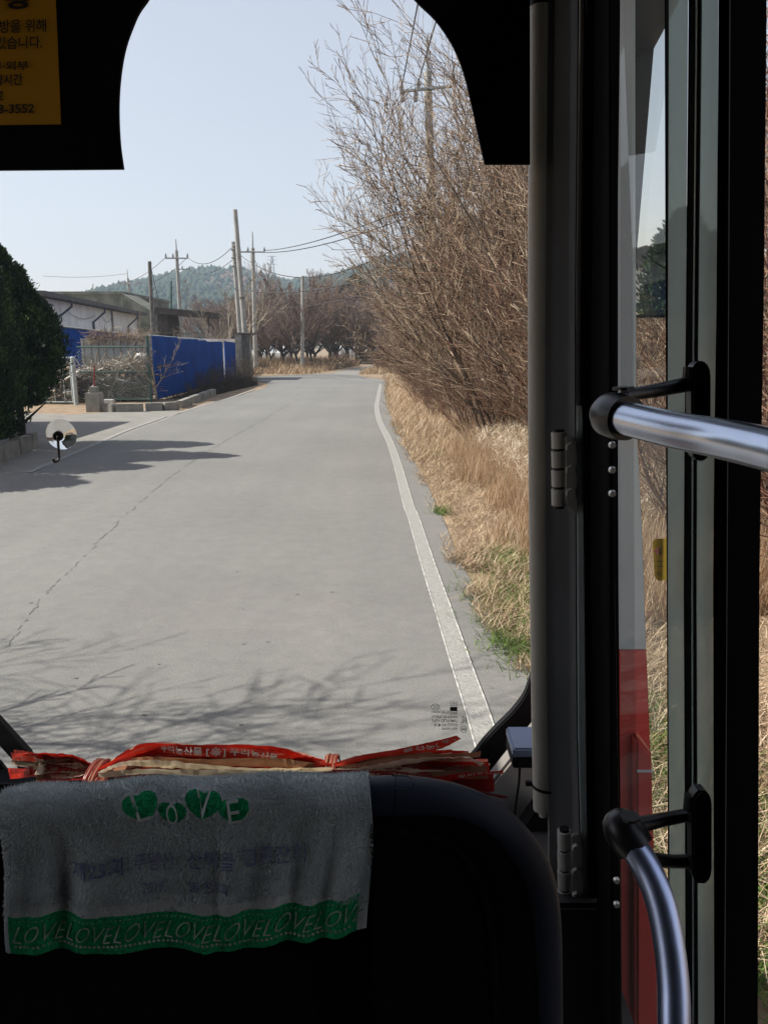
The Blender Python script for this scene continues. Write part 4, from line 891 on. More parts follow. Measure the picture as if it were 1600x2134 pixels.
W = [('wire from the crossarm end of the thicket pole up over the bus', at(836, 186, 26), (2.2, -10, 12.4), .5, .018),
     ('wire from the middle of the thicket pole crossarm up over the bus', at(868, 183, 26), (3.2, -10, 12.4), .5, .018),
     ('upper wire from the crossarm pole at the bend into the thicket', at(552, 522, 58), at(836, 440, 26), .25, .022),
     ('lower wire from the crossarm pole at the bend into the thicket', at(512, 523, 58), at(870, 445, 26), .5, .022),
     ('sagging wire from the stacked insulator pole to the thicket', at(487, 520, 48), at(900, 470, 26), 1.6, .02),
     ('lowest sagging wire in front of the hill towards the thicket', at(487, 600, 48), at(902, 540, 26), .6, .02),
     ('wire crossing in front of the orchard crowns', at(560, 640, 60), at(900, 570, 26), .4, .016),
     ('upper wire between the two crossarm poles left of the hill', at(247, 590, 110), at(346, 536, 75), .6, .03),
     ('lower wire between the two crossarm poles left of the hill', at(287, 590, 110), at(391, 536, 75), .8, .03),
     ('upper wire from the crossarm pole left of the hill to the insulator pole', at(391, 536, 75), at(487, 512, 48), .8, .025),
     ('lower wire from the crossarm pole left of the hill to the insulator pole', at(391, 562, 75), at(487, 540, 48), .6, .022),
     ('guy wire running down from the dark slender pole', at(313, 548, 50), at(334, 640, 54), 0, .018),
     ('long thin wire far left above the shed roofs', at(90, 575, 100), at(266, 570, 110), .3, .02)]
for wdef in W: wire(*wdef)

# ------------------------------------------------------------ the bus
bus = thing('bus', 'interior and front corner of a bus seen from the front passenger seat', 'bus', (0, 0, 0))
def col(name, xl, xr, Y, matl, y0=-260, y1=2420, depth=.05, rows=10, parent=None, bevel=.002):
    """an upright member: xl, xr photo columns (numbers or (y, x) lists)"""
    f = lambda s, y: s if isinstance(s, (int, float)) else float(np.interp(y, [q[0] for q in s], [q[1] for q in s]))
    ys = np.linspace(y0, y1, rows); L_ = [at(f(xl, y), y, Y) for y in ys]; R_ = [at(f(xr, y), y, Y) for y in ys]
    k = ((f(xl, 1000) + f(xr, 1000)) / 2 - 800) / F
    m_ = MB(); m_.strip(L_, R_, (depth * k, depth, 0)); return m_.build(name, matl, parent or bus, bevel=bevel)
# shell that keeps the cabin dark (floor, roof, driver's side, rear) and its front
m_ = MB()
m_.box(-2.15, 1.0, -6, 1.68, 3.36, 3.44); m_.box(-2.15, .62, -6, 2.0, .32, .4)
m_.box(-2.2, -2.151, -6, 2.2, .32, 1.35); m_.box(-2.2, -2.151, -6, 1.05, 2.62, 3.44); m_.box(-2.2, -2.151, 1.05, 2.2, 3.22, 3.44); m_.box(-2.2, -2.151, 1.98, 2.2, 1.35, 3.22); m_.box(-2.2, -2.151, -6, -.35, 1.35, 2.62); m_.box(-2.15, 1.0, -6.1, -6.001, .32, 3.44); m_.box(.92, 1.0, -6, .12, .4, 3.36)
m_.build('shell', M['dark_trim'], bus)
ZB = at(600, 1634, 2.02).z
MB().box(-2.1, .5, 2.02, 2.1, .3, ZB).build('front_panel', M['black'], bus)
_d = MB(); _d.hexa([(-2.1, 1.3, .5), (.45, 1.3, .5), (.45, 2.0, .5), (-2.1, 2.0, .5), (-2.1, 1.3, .98), (.45, 1.3, .98), (.45, 2.0, ZB - .02), (-2.1, 2.0, ZB - .02)]); _d.build('dashboard', M['dark_trim'], bus, bevel=.01)
# windscreen
wsg = MB(); wsg.add([(-2.15, 2.075, ZB), (.62, 2.075, ZB), (.62, 1.826, 3.36), (-2.15, 1.826, 3.36)], [(0, 1, 2, 3)]); wsg = wsg.build('windscreen', M['glass'], bus)
def ws_pt(px, py, off=.004):   # photo pixel -> point just inside the windscreen
    d = ray(px, py); n = Vector((0, 3.36 - ZB, .249)).normalized(); p0 = Vector((0, 2.075, ZB)) - n * off
    t = (p0 - Vector((0, 0, H))).dot(n) / d.dot(n); return Vector((0, 0, H)) + d * t
inner = catmull([Vector((x, y, 0)) for x, y in [(1150, 1300), (1120, 1380), (1105, 1418), (1093, 1450), (1068, 1484), (1035, 1517), (1005, 1550), (984, 1577), (950, 1605), (880, 1640), (700, 1665), (400, 1675)]], 5)
L_, R_ = [], []
for i, p in enumerate(inner):
    t = inner[min(i + 1, len(inner) - 1)] - inner[max(0, i - 1)]; n = Vector((-t.y, t.x, 0)).normalized(); n = n if n.y > 0 else -n; wdt = 76
    L_.append(at(p.x, p.y, 1.93)); R_.append(at(p.x + n.x * wdt, p.y + n.y * wdt, 1.93))
m_ = MB(); m_.strip(L_, R_, (0, .03, 0)); m_.build('windscreen_gasket', M['rubber'], bus, bevel=.004)
# printed glass mark, read from outside so it is mirrored here
def mark(s, x_r, y0, x_l, y1, bold=0.0, name='glass_mark'):
    lettering(name, s, lambda u, v: ws_pt(x_r + (x_l - x_r) * u, y1 + (y0 - y1) * v), M['ink'], bus, bold=bold)
mark('GLAS', 936, 1481, 920, 1487, .01); mark('E000472', 917, 1482, 898, 1486, .01)
mark('HANGLAS SAFETY', 953, 1491, 899, 1497, .01); mark('LAMINATED AT6.7', 953, 1499, 900, 1505, .01)
mark('DOT772 AS1 M120', 953, 1508, 904, 1514, .01); mark('43R-000065', 952, 1516, 920, 1521, .01)
def ring(cx, cy, rx_, ry_, w_, a0=0, a1=2 * math.pi, n=24):
    vs = []
    for k in range(n + 1):
        a = a0 + (a1 - a0) * k / n; vs += [ws_pt(cx + math.cos(a) * rx_, cy + math.sin(a) * ry_), ws_pt(cx + math.cos(a) * (rx_ - w_), cy + math.sin(a) * (ry_ - w_))]
    return vs, [(2 * k, 2 * k + 1, 2 * k + 3, 2 * k + 2) for k in range(n)]
m_ = MB(); m_.add(*ring(907, 1473.5, 9, 7, 1.0)); m_.add(*ring(966, 1520, 7, 7.2, 1.0))
for dx in (-3.5, .3, 4): m_.add(*ring(905 + dx, 1473.5, 4, 4.4, 1.0, -1.25, 1.25, 10))
m_.add([ws_pt(937.5, 1473), ws_pt(952.5, 1473), ws_pt(952.5, 1482), ws_pt(937.5, 1482)], [(0, 1, 2, 3)])
for (xa, ya, xb, yb) in [(938, 1462.5, 952.5, 1463.3), (938, 1469.6, 952.5, 1470.4), (938, 1462.5, 938.8, 1470.4), (951.8, 1462.5, 952.5, 1470.4), (942, 1464.5, 942.8, 1468.5), (949, 1464.5, 949.8, 1468.5), (944.5, 1465.5, 947.5, 1467.5), (970, 1492, 971.3, 1507), (937.5, 1482, 938.3, 1489), (951.7, 1482, 952.5, 1489), (937.5, 1488.3, 952.5, 1489)]:
    m_.add([ws_pt(xa, ya), ws_pt(xb, ya), ws_pt(xb, yb), ws_pt(xa, yb)], [(0, 1, 2, 3)])
m_.add(*ring(961, 1499.5, 7.5, 7.5, 1.3, -1.5, 1.5, 12)); m_.add(*ring(961, 1499.5, 4, 4, 1.1, -1.5, 1.5, 12)); m_.build('glass_mark', M['ink'], bus)
mark('HAN', 951, 1483, 939, 1488, .02); mark('E4', 970.5, 1517, 962, 1523, .02); mark('11', 961.5, 1509, 958.5, 1511.5)
# wiper outside, lower left
wp = MB(); wp.strip([at(-60, 1440, 2.18), at(0, 1505, 2.18), at(60, 1571, 2.18), at(90, 1640, 2.18)], [at(-60, 1485, 2.18), at(-8, 1548, 2.18), at(30, 1590, 2.18), at(60, 1650, 2.18)], (0, .03, 0)); wp = wp.build('wiper', M['rubber'], bus, bevel=.004)
wp2 = MB(); wp2.strip([at(-80, 1520, 2.2), at(0, 1592, 2.2), at(45, 1650, 2.2)], [at(-80, 1560, 2.2), at(0, 1650, 2.2), at(10, 1680, 2.2)], (0, .02, 0)); wp2.build('wiper_arm', M['rubber'], wp, bevel=.003)
# right hand trim, corner panel
m_ = MB(); m_.slab([at(x, y, 1.80) for x, y in [(1135, 1500), (1107, 1535), (1062, 1585), (1018, 1640), (1010, 1700), (1020, 1800), (1200, 1800), (1200, 1500)]], (0, .06, 0)); m_.build('corner_trim', M['grey_trim'], bus, bevel=.008)
m_ = MB(); m_.slab([at(x, y, 1.70) for x, y in [(1098, 1720), (1118, 1690), (1128, 1700), (1160, 1700), (1160, 2400), (1020, 2400), (1020, 1820)]], (0, .06, 0)); m_.build('lower_trim', M['black'], bus, bevel=.004)
# conduit tube with cable tie
cp_ = [at(1127, y, 1.45) for y in (-200, 8)] + [at(1124, 300, 1.45), at(1121.5, 700, 1.45), at(1123, 1100, 1.45), at(1127, 1500, 1.45), at(1130, 1685, 1.45)]
cd = MB().tube(catmull(cp_, 4), .0196, 28).build('conduit', M['conduit'], bus, smooth=True)
MB().tube([at(1131, 1683, 1.45), at(1131, 1700, 1.45)], .009, 10).build('conduit_end', M['conduit'], cd)
MB().tube([at(1142, 1690, 1.45), at(1143, 1740, 1.45), at(1142, 1850, 1.45)], .0016, 6).build('loose_wire', M['conduit'], cd)
q = at(1127, 6, 1.45); MB().tube([q - Vector((0, 0, .006)), q + Vector((0, 0, .006))], .0212, 24).build('band', M['rubber'], cd)
m_ = MB(); pts = [at(1129.5, 1641, 1.45) + Vector((math.cos(a) * .0215, math.sin(a) * .0215, -.005 * math.cos(a) - .002 * math.sin(a))) for a in np.linspace(0, 2 * math.pi, 25)]
m_.tube(pts, .0028, 6); m_.obox(at(1101, 1632, 1.42), (1, 0, 0), (0, 1, 0), (0, 0, 1), .006, .004, .0045); m_.build('cable_tie', M['rubber'], cd)
# hinge post, aluminium edge, seals
col('hinge_post', [(0, 1141), (700, 1135), (1100, 1137), (1650, 1143), (2134, 1150)], [(0, 1204), (700, 1197), (1650, 1201), (2134, 1222)], 1.42, M['post'], bevel=.012, depth=.06)
col('seal_strip', [(0, 1203), (700, 1196), (1650, 1201), (2134, 1221)], [(0, 1206), (700, 1199), (1650, 1204), (2134, 1224)], 1.38, M['rubber'], depth=.02)
col('door_edge', [(0, 1206), (700, 1199), (1650, 1204), (2134, 1224)], [(0, 1222), (700, 1213), (1650, 1223), (2134, 1229)], 1.36, M['alu'], depth=.05)
col('edge_inlay', [(0, 1209), (700, 1199.5), (845, 1199.5)], [(0, 1219), (700, 1210), (845, 1210)], 1.355, M['post'], y1=846, depth=.01)
col('seal', [(0, 1222), (700, 1213), (1650, 1223), (2134, 1229)], [(0, 1250), (1100, 1226), (2134, 1248)], 1.33, M['black'], depth=.08)
col('seal', [(0, 1235), (1100, 1226), (2134, 1248)], [(0, 1268), (1100, 1268), (2134, 1272)], 1.24, M['rubber'], depth=.06)
col('seal', [(0, 1268), (1100, 1272), (2134, 1272)], [(0, 1292), (1100, 1278), (2134, 1296)], 1.17, M['black'], depth=.05)
cf = col('pillar', [(0, 1232), (1100, 1228), (2134, 1250)], [(0, 1287), (1100, 1287), (2134, 1296)], 1.30, M['black'], depth=.02)
for k, (px, py) in enumerate([(1274.5, 927), (1274.5, 979), (1274.5, 1028), (1283, 1833), (1283, 1883)]):
    q = at(px, py, 1.165); MB().tube([q, q - Vector((0, .006, 0))], [.0058, .0045], 14).build('bolt', M['bolt'], bus, smooth=True)
def hinge(x0, y0, x1, y1, sc_=1.0):
    n = 4; hg = None; r = .0138
    for k in range(n):
        ya = y0 + (y1 - y0) * k / n + 3; yb = y0 + (y1 - y0) * (k + 1) / n - 3
        o = MB().tube([at(x0, ya, 1.36), at(x0 + .8, yb, 1.36)], r, 16).build('hinge' if hg is None else 'knuckle', M['hinge'], bus if hg is None else hg, smooth=True)
        if hg is None: hg = o
    m_ = MB(); m_.tube([at(x0, y0 - 2, 1.36), at(x0 + 1, y1 + 4, 1.36)], r * .7, 10); m_.build('pin', M['rubber'], hg)
    pl = MB(); pl.slab([at(x, y, 1.345) for x, y in [(x1, y0 + 12), (x1 + 16, y0 + 10), (x1 + 26, y0 + 26), (x1 + 28, y1 + 10), (x1 + 24, y1 + 22), (x1, y1 - 8)]], (0, .006, 0)); pl.build('hinge_plate', M['hinge'], hg, bevel=.002)
    for k in range(3):
        q = at(x1 + 10, y0 + (y1 - y0) * (.22 + .3 * k), 1.342); MB().tube([q, q - Vector((0, .009, 0))], .0085, 6).build('hinge_bolt', M['hinge'], hg)
hinge(1164, 897, 1177, 1055); hinge(1175, 1728, 1189, 1893)
# body corner outside the door
edge = [(330, 1323), (900, 1326), (1100, 1337), (1355, 1346), (1540, 1353), (1650, 1358), (2134, 1366)]
col('body_corner', [(330, 1280), (2134, 1285)], edge, 1.85, M['body_white'], y0=-200, y1=1354, depth=.05, rows=14)
col('body_corner', [(330, 1280), (2134, 1285)], edge, 1.85, M['body_red'], y0=1355, y1=2400, depth=.05, rows=14)
col('body_rib', 1283, [(330, 1318), (900, 1320), (1355, 1322), (1600, 1327), (2134, 1331)], 1.72, M['body_white'], y0=-200, y1=1354, depth=.04, rows=14)
col('body_rib', 1283, [(330, 1318), (900, 1320), (1355, 1322), (1600, 1327), (2134, 1331)], 1.72, M['body_red'], y0=1356, y1=2400, depth=.04, rows=14)
m_ = MB(); m_.slab([at(x, y, 1.69) for x, y in [(1324, 1535), (1336, 1545), (1358, 1572), (1361, 1700), (1368, 1900), (1372, 2300), (1324, 2300)]], (0, .1, 0)); m_.build('bumper', M['body_red'], bus, bevel=.01)
col('bumper_strip', 1327, 1359, 1.685, M['body_white'], y0=1606, y1=1610, depth=.004, rows=2, bevel=0)
# door leaf
door = col('door_frame', [(0, 1384), (700, 1386), (2134, 1392)], [(0, 1393), (700, 1392), (2134, 1396)], .98, M['rubber'], depth=.03)
col('ribbed_pane', [(0, 1393), (700, 1391), (1100, 1390), (2134, 1396)], [(0, 1433), (700, 1428), (1100, 1424), (2134, 1428)], .95, M['ribbed_glass'], depth=.004, parent=door, bevel=0)
col('ribbed_pane', [(0, 1462), (700, 1454), (1100, 1450), (2134, 1454)], [(0, 1496), (700, 1492), (1100, 1484), (2134, 1488)], .88, M['ribbed_glass'], depth=.004, parent=door, bevel=0)
col('mullion', [(0, 1434), (700, 1428), (1100, 1423), (2134, 1428)], [(0, 1449), (700, 1442), (1100, 1439), (2134, 1442)], .915, M['rubber'], depth=.03, parent=door)
col('mullion_edge', [(0, 1449), (700, 1442), (1100, 1439), (2134, 1442)], [(0, 1456), (700, 1449), (1100, 1447), (2134, 1448)], .905, M['alu'], depth=.03, parent=door)
col('mullion', [(0, 1456), (700, 1449), (1100, 1447), (2134, 1448)], [(0, 1462), (700, 1455), (1100, 1451), (2134, 1454)], .895, M['rubber'], depth=.03, parent=door)
col('rear_stile', [(0, 1496), (700, 1491), (1100, 1484), (2134, 1487)], [(0, 1597), (700, 1590), (1100, 1582), (2134, 1578)], .80, M['black'], depth=.05, parent=door, bevel=.006)
col('stile_seam', [(0, 1519), (700, 1516), (2134, 1508)], [(0, 1521), (700, 1517.5), (2134, 1509.5)], .796, M['post'], depth=.004, parent=door, bevel=0)
# the door pane itself runs along the side of the bus
gp_ = [at(1292, -100, 1.14), at(1292, 2300, 1.14), at(1388, 2300, .985), at(1388, -100, .985)]
m_ = MB(); m_.add(gp_, [(0, 1, 2, 3)]); dg = m_.build('door_glass', M['door_glass'], door)
# yellow sticker on the outside of the door pane
def dpt(px, py):
    n = (gp_[1] - gp_[0]).cross(gp_[3] - gp_[0]).normalized(); d = ray(px, py); p0 = gp_[0] + n * (.003 if n.x > 0 else -.003)
    t = (p0 - Vector((0, 0, H))).dot(n) / d.dot(n); return Vector((0, 0, H)) + d * t
m_ = MB(); m_.add([dpt(x, y) for x, y in [(1359, 1131), (1361, 1126), (1366, 1123), (1388, 1122), (1388, 1210), (1371, 1210), (1366, 1206), (1363, 1200)]], [tuple(range(8))])
M['sticker_door'] = mat('sticker_door', (.85, .58, .08), .5, var=.08, trans=.75)
stk = m_.build('sticker', M['sticker_door'], door)
def dpt2(px, py): return dpt(px, py) - Vector((.002, 0, 0))
m_ = MB(); m_.add([dpt2(x, y) for x, y in [(1363, 1149), (1374, 1140), (1375, 1157)]], [(0, 1, 2)]); m_.build('arrow', M['tape_red'], stk)
m_ = MB()
for (x0, y0_, x1, y1_) in [(1376, 1140, 1383, 1141.5), (1376, 1146, 1383, 1147.5), (1376, 1152, 1383, 1153.5), (1379, 1138, 1380.2, 1156), (1371, 1169, 1384, 1170.2), (1377, 1170, 1378.2, 1180), (1371, 1180, 1384, 1181.2)]: m_.add([dpt2(x0, y0_), dpt2(x1, y0_), dpt2(x1, y1_), dpt2(x0, y1_)], [(0, 1, 2, 3)])
vs = []
for k in range(13): a = 2 * math.pi * k / 12; vs += [dpt2(1374.5 + math.cos(a) * 3.6, 1196 + math.sin(a) * 3.4), dpt2(1374.5 + math.cos(a) * 2, 1196 + math.sin(a) * 1.9)]
m_.add(vs, [(2 * k, 2 * k + 1, 2 * k + 3, 2 * k + 2) for k in range(12)]); m_.build('lettering', M['ink'], stk)
# grab rails on the door
def rail(name, P, dia, caps_at, matl):
    pts = catmull([at(*p) for p in P], 8); return MB().tube(pts, dia / 2, 28).build(name, matl, door, smooth=True)
ur = rail('grab_rail', [(1262, 860, .80), (1290, 869, .78), (1400, 895, .70), (1500, 914, .64), (1600, 936, .575), (1700, 962, .52), (1900, 1010, .45)], .0335, None, M['chrome'])
q = at(1289, 868, .785); d = (at(1400, 895, .70) - at(1290, 869, .78)).normalized()
MB().tube([q - d * .034, q - d * .03, q - d * .018, q, q + d * .014], [.008, .016, .0225, .0240, .0225], 24).build('rail_cup', M['bracket'], ur, smooth=True)
MB().tube([at(1300, 824, .80), at(1360, 815, .82), at(1440, 799, .86)], [.0065, .0075, .0085], 10).build('bracket_arm', M['bracket'], ur, smooth=True)
MB().tube([at(1298, 812, .79), at(1298, 806, .79)], .011, 12).build('screw', M['bracket'], ur)
def plate(x0, x1, y0, y1, Y, par):
    m_ = MB(); R = (x1 - x0) / 2; vs = []
    for k in range(9): a = math.pi + math.pi * k / 8; vs.append(at((x0 + x1) / 2 + math.cos(a) * R, y0 + R * 1.5 + math.sin(a) * R * 1.5, Y))
    for k in range(9): a = math.pi * k / 8; vs.append(at((x0 + x1) / 2 + math.cos(a) * R, y1 - R * 1.5 + math.sin(a) * R * 1.5, Y))
    m_.slab(vs, (0, .02, 0)); m_.build('mounting_plate', M['bracket'], par, bevel=.003)
plate(1441, 1482, 752, 962, .84, ur)
q = at(1434, 780, .85); MB().tube([q - Vector((0, 0, .012)), q + Vector((0, 0, .008))], .0065, 10).build('screw', M['bracket'], ur)
lr = rail('grab_rail', [(1290, 1732, .83), (1310, 1752, .82), (1345, 1806, .80), (1374, 1876, .775), (1392, 1960, .75), (1402, 2050, .725), (1404, 2140, .70), (1404, 2300, .66)], .0345, None, M['brushed'])
q = at(1311, 1748, .825); d = (at(1345, 1806, .80) - at(1300, 1740, .82)).normalized()
MB().tube([q - d * .036, q - d * .031, q - d * .018, q, q + d * .012], [.008, .017, .0235, .025, .0235], 24).build('rail_cup', M['bracket'], lr, smooth=True)
MB().tube([at(1318, 1722, .83), at(1380, 1708, .85), at(1440, 1697, .87)], [.010, .0085, .008], 10).build('bracket_arm', M['bracket'], lr, smooth=True)
MB().tube([at(1350, 1790, .83), at(1400, 1795, .85), at(1452, 1795, .87)], [.009, .008, .009], 10).build('bracket_arm', M['bracket'], lr, smooth=True)
MB().tube([at(1312, 1706, .81), at(1312, 1700, .81)], .011, 12).build('screw', M['bracket'], lr)
plate(1442, 1484, 1648, 1846, .84, lr)
q = at(1435, 1668, .85); MB().tube([q - Vector((0, 0, .012)), q + Vector((0, 0, .008))], .0065, 10).build('screw', M['bracket'], lr)
# right wing mirror outside the door
mrc = at(1412, 330, 2.35)
mir = MB(); 
def rotp(px, py, Yo=0): return at(px, py, 2.35 + (px - 1412) * .0001 + Yo)
fr = [rotp(x, y) for x, y in [(1310, 655), (1318, 662), (1495, 660), (1503, 650), (1503, -120), (1310, -120)]]
m_ = MB(); m_.slab(fr, (0, .06, 0)); mo = m_.build('wing_mirror', M['rubber'], bus, bevel=.008)
c_in = mrc - Vector((0, .004, 0)); view = (c_in - Vector((0, 0, H))).normalized()
want = Vector((.16, -1, .13)).normalized(); nrm = (want - view).normalized()   # aimed along the right side of the bus
ax = Vector((1, 0, 0)) - nrm * nrm.x; ax.normalize(); ay = nrm.cross(ax)
hw = .158; hh_ = .56
if ay.z < 0: ay = -ay
cc = c_in + nrm * .035
cc = cc + ay * 0.13
m_ = MB(); m_.obox(cc, ax, ay, nrm, hw, hh_, .002); mg_ = m_.build('mirror_glass', M['mirror'], mo)
# what the mirror shows: a shed and trees behind the bus
rs_ = thing('rear_shed', 'pale gabled shed behind the bus seen only in the wing mirror', 'shed', (9, -64, 0))
MB().box(5.0, 13, -68, -60, 0, 3.0).build('wall', M['white_wall'], rs_)
m_ = MB(); m_.add([(4.7, -68.3, 2.95), (13.3, -68.3, 2.95), (13.3, -59.7, 2.95), (4.7, -59.7, 2.95), (9, -68.3, 4.6), (9, -59.7, 4.6)], [(0, 1, 2, 3), (3, 2, 5), (0, 4, 1), (0, 3, 5, 4), (1, 4, 5, 2)]); m_.build('roof', M['eave'], rs_)
conifer('conifer', 'dark green tree behind the bus seen only in the wing mirror', (5.6, -25, 0), [(0, 0, .2, 4.4, 1.5), (1, .3, .3, 3.6, 1.0), (-.6, .2, .3, 3.7, .9)], 9000, .2, 14, M['conifer'], 3.4)

# ------------------------------------------------------------ sun shade board with arched opening
SHY = 1.40
sb = thing('sun_shade', 'black shade board with an arched opening across the windscreen top', 'shade', at(600, 340, SHY))
lft = catmull([Vector((x, y, 0)) for x, y in [(257, 352), (250, 300), (247, 240), (248, 190), (253, 140), (262, 95), (276, 55), (290, 24), (310, -5), (330, -45), (345, -100)]], 4)
rgt = catmull([Vector((x, y, 0)) for x, y in [(1010, 342), (996, 280), (983, 220), (970, 165), (955, 120), (935, 80), (905, 38), (868, 2), (835, -40), (815, -100)]], 4)
m_ = MB(); m_.strip([at(-700, p.y + (8 if p.y > 340 else 0), SHY) for p in lft], [at(p.x, p.y, SHY) for p in lft], (0, .008, 0))
m_.strip([at(p.x, p.y, SHY) for p in rgt], [at(1104, p.y, SHY) for p in rgt], (0, .008, 0))
m_.box(at(-700, 0, SHY).x, at(-640, 0, SHY).x, SHY + .002, SHY + .007, at(0, -100, SHY).z, 3.36); m_.box(at(1075, 0, SHY).x, at(1104, 0, SHY).x, SHY + .002, SHY + .007, at(0, -100, SHY).z, 3.36)
m_.build('board', M['black'], sb)
nt = thing('notice', 'yellow printed notice stuck on the left of the black shade board', 'notice', at(60, 130, SHY - .005))
m_ = MB(); gy_ = []
for j in range(13):
    for i in range(9):
        u, v = i / 8, j / 12; x = -90 + (114 + 14 * v + 90) * u; y = -70 + (262 + 70 - 3 * u) * v
        gy_.append(at(x, y, SHY - .004 - .0008 * math.sin(u * 7 + v * 5) * math.sin(v * 9)))
m_.add(gy_, [(j * 9 + i, j * 9 + i + 1, (j + 1) * 9 + i + 1, (j + 1) * 9 + i) for j in range(12) for i in range(8)]); m_.build('paper', M['sticker_yellow'], nt, smooth=True)
def note(s, x0, y0, x1, y1, sk=0, bold=.012): lettering('lettering', s, lambda u, v: at(x0 + (x1 - x0) * u, y1 + (y0 - y1) * v - sk * u, SHY - .0066), M['ink'], nt, bold=bold)
note('방을 위해', 0, 41, 97, 69, 2, .012); note('있습니다.', -8, 76, 89, 103, 2, .012); note('부·외부', -18, 128, 60, 148, 2, .02)
note('영시간', -12, 155, 48, 179, 2, .02); note('호', -10, 187, 8, 209, 0, .02); note('8-3552', -4, 218, 72, 237, 2, .02); note('방', 12, -22, 68, 20, 2, .04)

# ------------------------------------------------------------ suction cup hook on the windscreen
sc_ = thing('suction_hook', 'clear round suction cup with a small hook on the windscreen', 'hook', ws_pt(129, 905))
c0 = ws_pt(129, 905, .004); nrm = Vector((0, -2.07, -.2)).normalized(); u_ = Vector((1, 0, 0)); v_ = nrm.cross(u_)
def lathe(prof, n=36):
    vs = []
    for (r, hgt) in prof:
        for j in range(n): a = 2 * math.pi * j / n; vs.append(c0 + u_ * r * math.cos(a) + v_ * r * math.sin(a) + nrm * hgt)
    k = len(prof); return vs, [(i * n + j, i * n + (j + 1) % n, (i + 1) * n + (j + 1) % n, (i + 1) * n + j) for i in range(k - 1) for j in range(n)] + [tuple(range(n - 1, -1, -1)), tuple((k - 1) * n + j for j in range(n))]
m_ = MB(); m_.add(*lathe([(.0395, 0), (.0395, .002), (.034, .006), (.026, .0105), (.017, .0145), (.013, .017), (.0105, .024), (.012, .028), (.009, .031)])); m_.build('cup', M['clear_plastic'], sc_, smooth=True)
hk = catmull([c0 + nrm * .022 + v_ * 0, c0 + nrm * .027 + Vector((.0005, 0, -.018)), c0 + nrm * .03 + Vector((.001, 0, -.045)), c0 + nrm * .036 + Vector((.001, 0, -.058)), c0 + nrm * .046 + Vector((-.004, 0, -.060)), c0 + nrm * .052 + Vector((-.006, 0, -.050))], 5)
MB().tube(hk, .0035, 10).build('hook', M['bracket'], sc_, smooth=True)
m_ = MB(); m_.tube([c0 + nrm * .0175, c0 + nrm * .0215], [.0125, .0125], 20); m_.build('collar', M['bracket'], sc_)

# ------------------------------------------------------------ payment box at the right corner
dv = thing('card_reader', 'small blue grey box on a black stalk beside the windscreen corner', 'device', at(1080, 1690, 1.5))
m_ = MB(); a0_ = [at(x, y, 1.5) for x, y in [(1050, 1546), (1130, 1546), (1130, 1572), (1054, 1572)]]
cB = at(1085, 1556, 1.55); m_.obox(cB + Vector((.01, 0, .012)), (1, 0, 0), (0, 1, 0), (0, 0, 1), .036, .05, .011); m_.build('lid', M['device'], dv, bevel=.004)
m_ = MB(); m_.obox(cB + Vector((.01, 0, -.013)), (1, 0, 0), (0, 1, 0), (0, 0, 1), .035, .046, .0135); m_.build('casing', M['rubber'], dv, bevel=.003)
MB().tube(catmull([at(1083, 1588, 1.5), at(1081, 1630, 1.5), at(1076, 1665, 1.5), at(1070, 1720, 1.5)], 4), .0028, 8).build('stalk', M['rubber'], dv)

# ------------------------------------------------------------ seat with padded rail
SY = .90
seat = thing('passenger_seat', 'dark seat panel with padded blue grey grab rail in front of the camera', 'seat', at(500, 2134, SY))
outer = [(-500, 1732), (-100, 1712), (300, 1684), (560, 1671), (760, 1664), (822, 1662), (900, 1670), (960, 1685), (1010, 1708), (1055, 1745), (1090, 1790), (1112, 1840), (1124, 1920), (1128, 2050), (1130, 2250), (1130, 2500)]
rp = catmull([at(x, y, SY) for x, y in outer], 6)
wds = [.0275] * len(rp)
pr = MB().tube(rp[:6 * 6 - 5], .0275, 28).build('grab_rail', M['seat_pad'], seat, smooth=True)
MB().tube(rp[6 * 6 - 6:], .0285, 28).build('side_pad', M['seat_pad'], seat, smooth=True)
# rounded cover flap on the pad
q = [(816, 1620), (850, 1622), (861, 1632), (857, 1642), (840, 1647), (816, 1645)]
MB().tube(catmull([at(x, y, SY - .026 + (.010 if y < 1630 else 0)) + Vector((0, -.0 if y > 1630 else .004, 0)) for x, y in q], 5), .0007, 5).build('cover_seam', M['rubber'], seat)
pan = [(x, y + 26) for x, y in outer]; pan = catmull([Vector((x, y, 0)) for x, y in pan[:-1]], 4)
pts_ = [at(p.x, p.y, SY + .012) for p in pan] + [at(1128, 2500, SY + .012), at(-500, 2500, SY + .012)]
m_ = MB(); m_.slab(pts_, (0, .035, 0)); m_.build('back_panel', M['seat_dark'], seat, bevel=.004)
cov = catmull([Vector((x, y, 0)) for x, y in [(772, 1716), (860, 1706), (930, 1706), (985, 1722), (1030, 1752), (1066, 1796), (1092, 1850), (1108, 1930), (1116, 2040), (1122, 2200), (1124, 2480)]], 4)
m_ = MB(); m_.slab([at(p.x, p.y, SY - .034) for p in cov] + [at(772, 2480, SY - .034)], (0, .025, 0)); m_.build('pad_shade_slab', M['seat_dark'], seat, bevel=.004)  # added dark slab over the pad's inner half, standing in for shade there
ins = catmull([at(x, y, SY - .036) for x, y in [(800, 1730), (900, 1745), (960, 1780), (1005, 1850), (1025, 1950), (1035, 2134), (1036, 2300)]], 5)
MB().tube(ins, .004, 8).build('piping', M['seat_dark'], seat, smooth=True)
MB().tube([at(700, 1722, SY + .01), at(808, 1724, SY + .01)], .012, 14).build('under_tube', M['seat_pad'], seat, smooth=True)

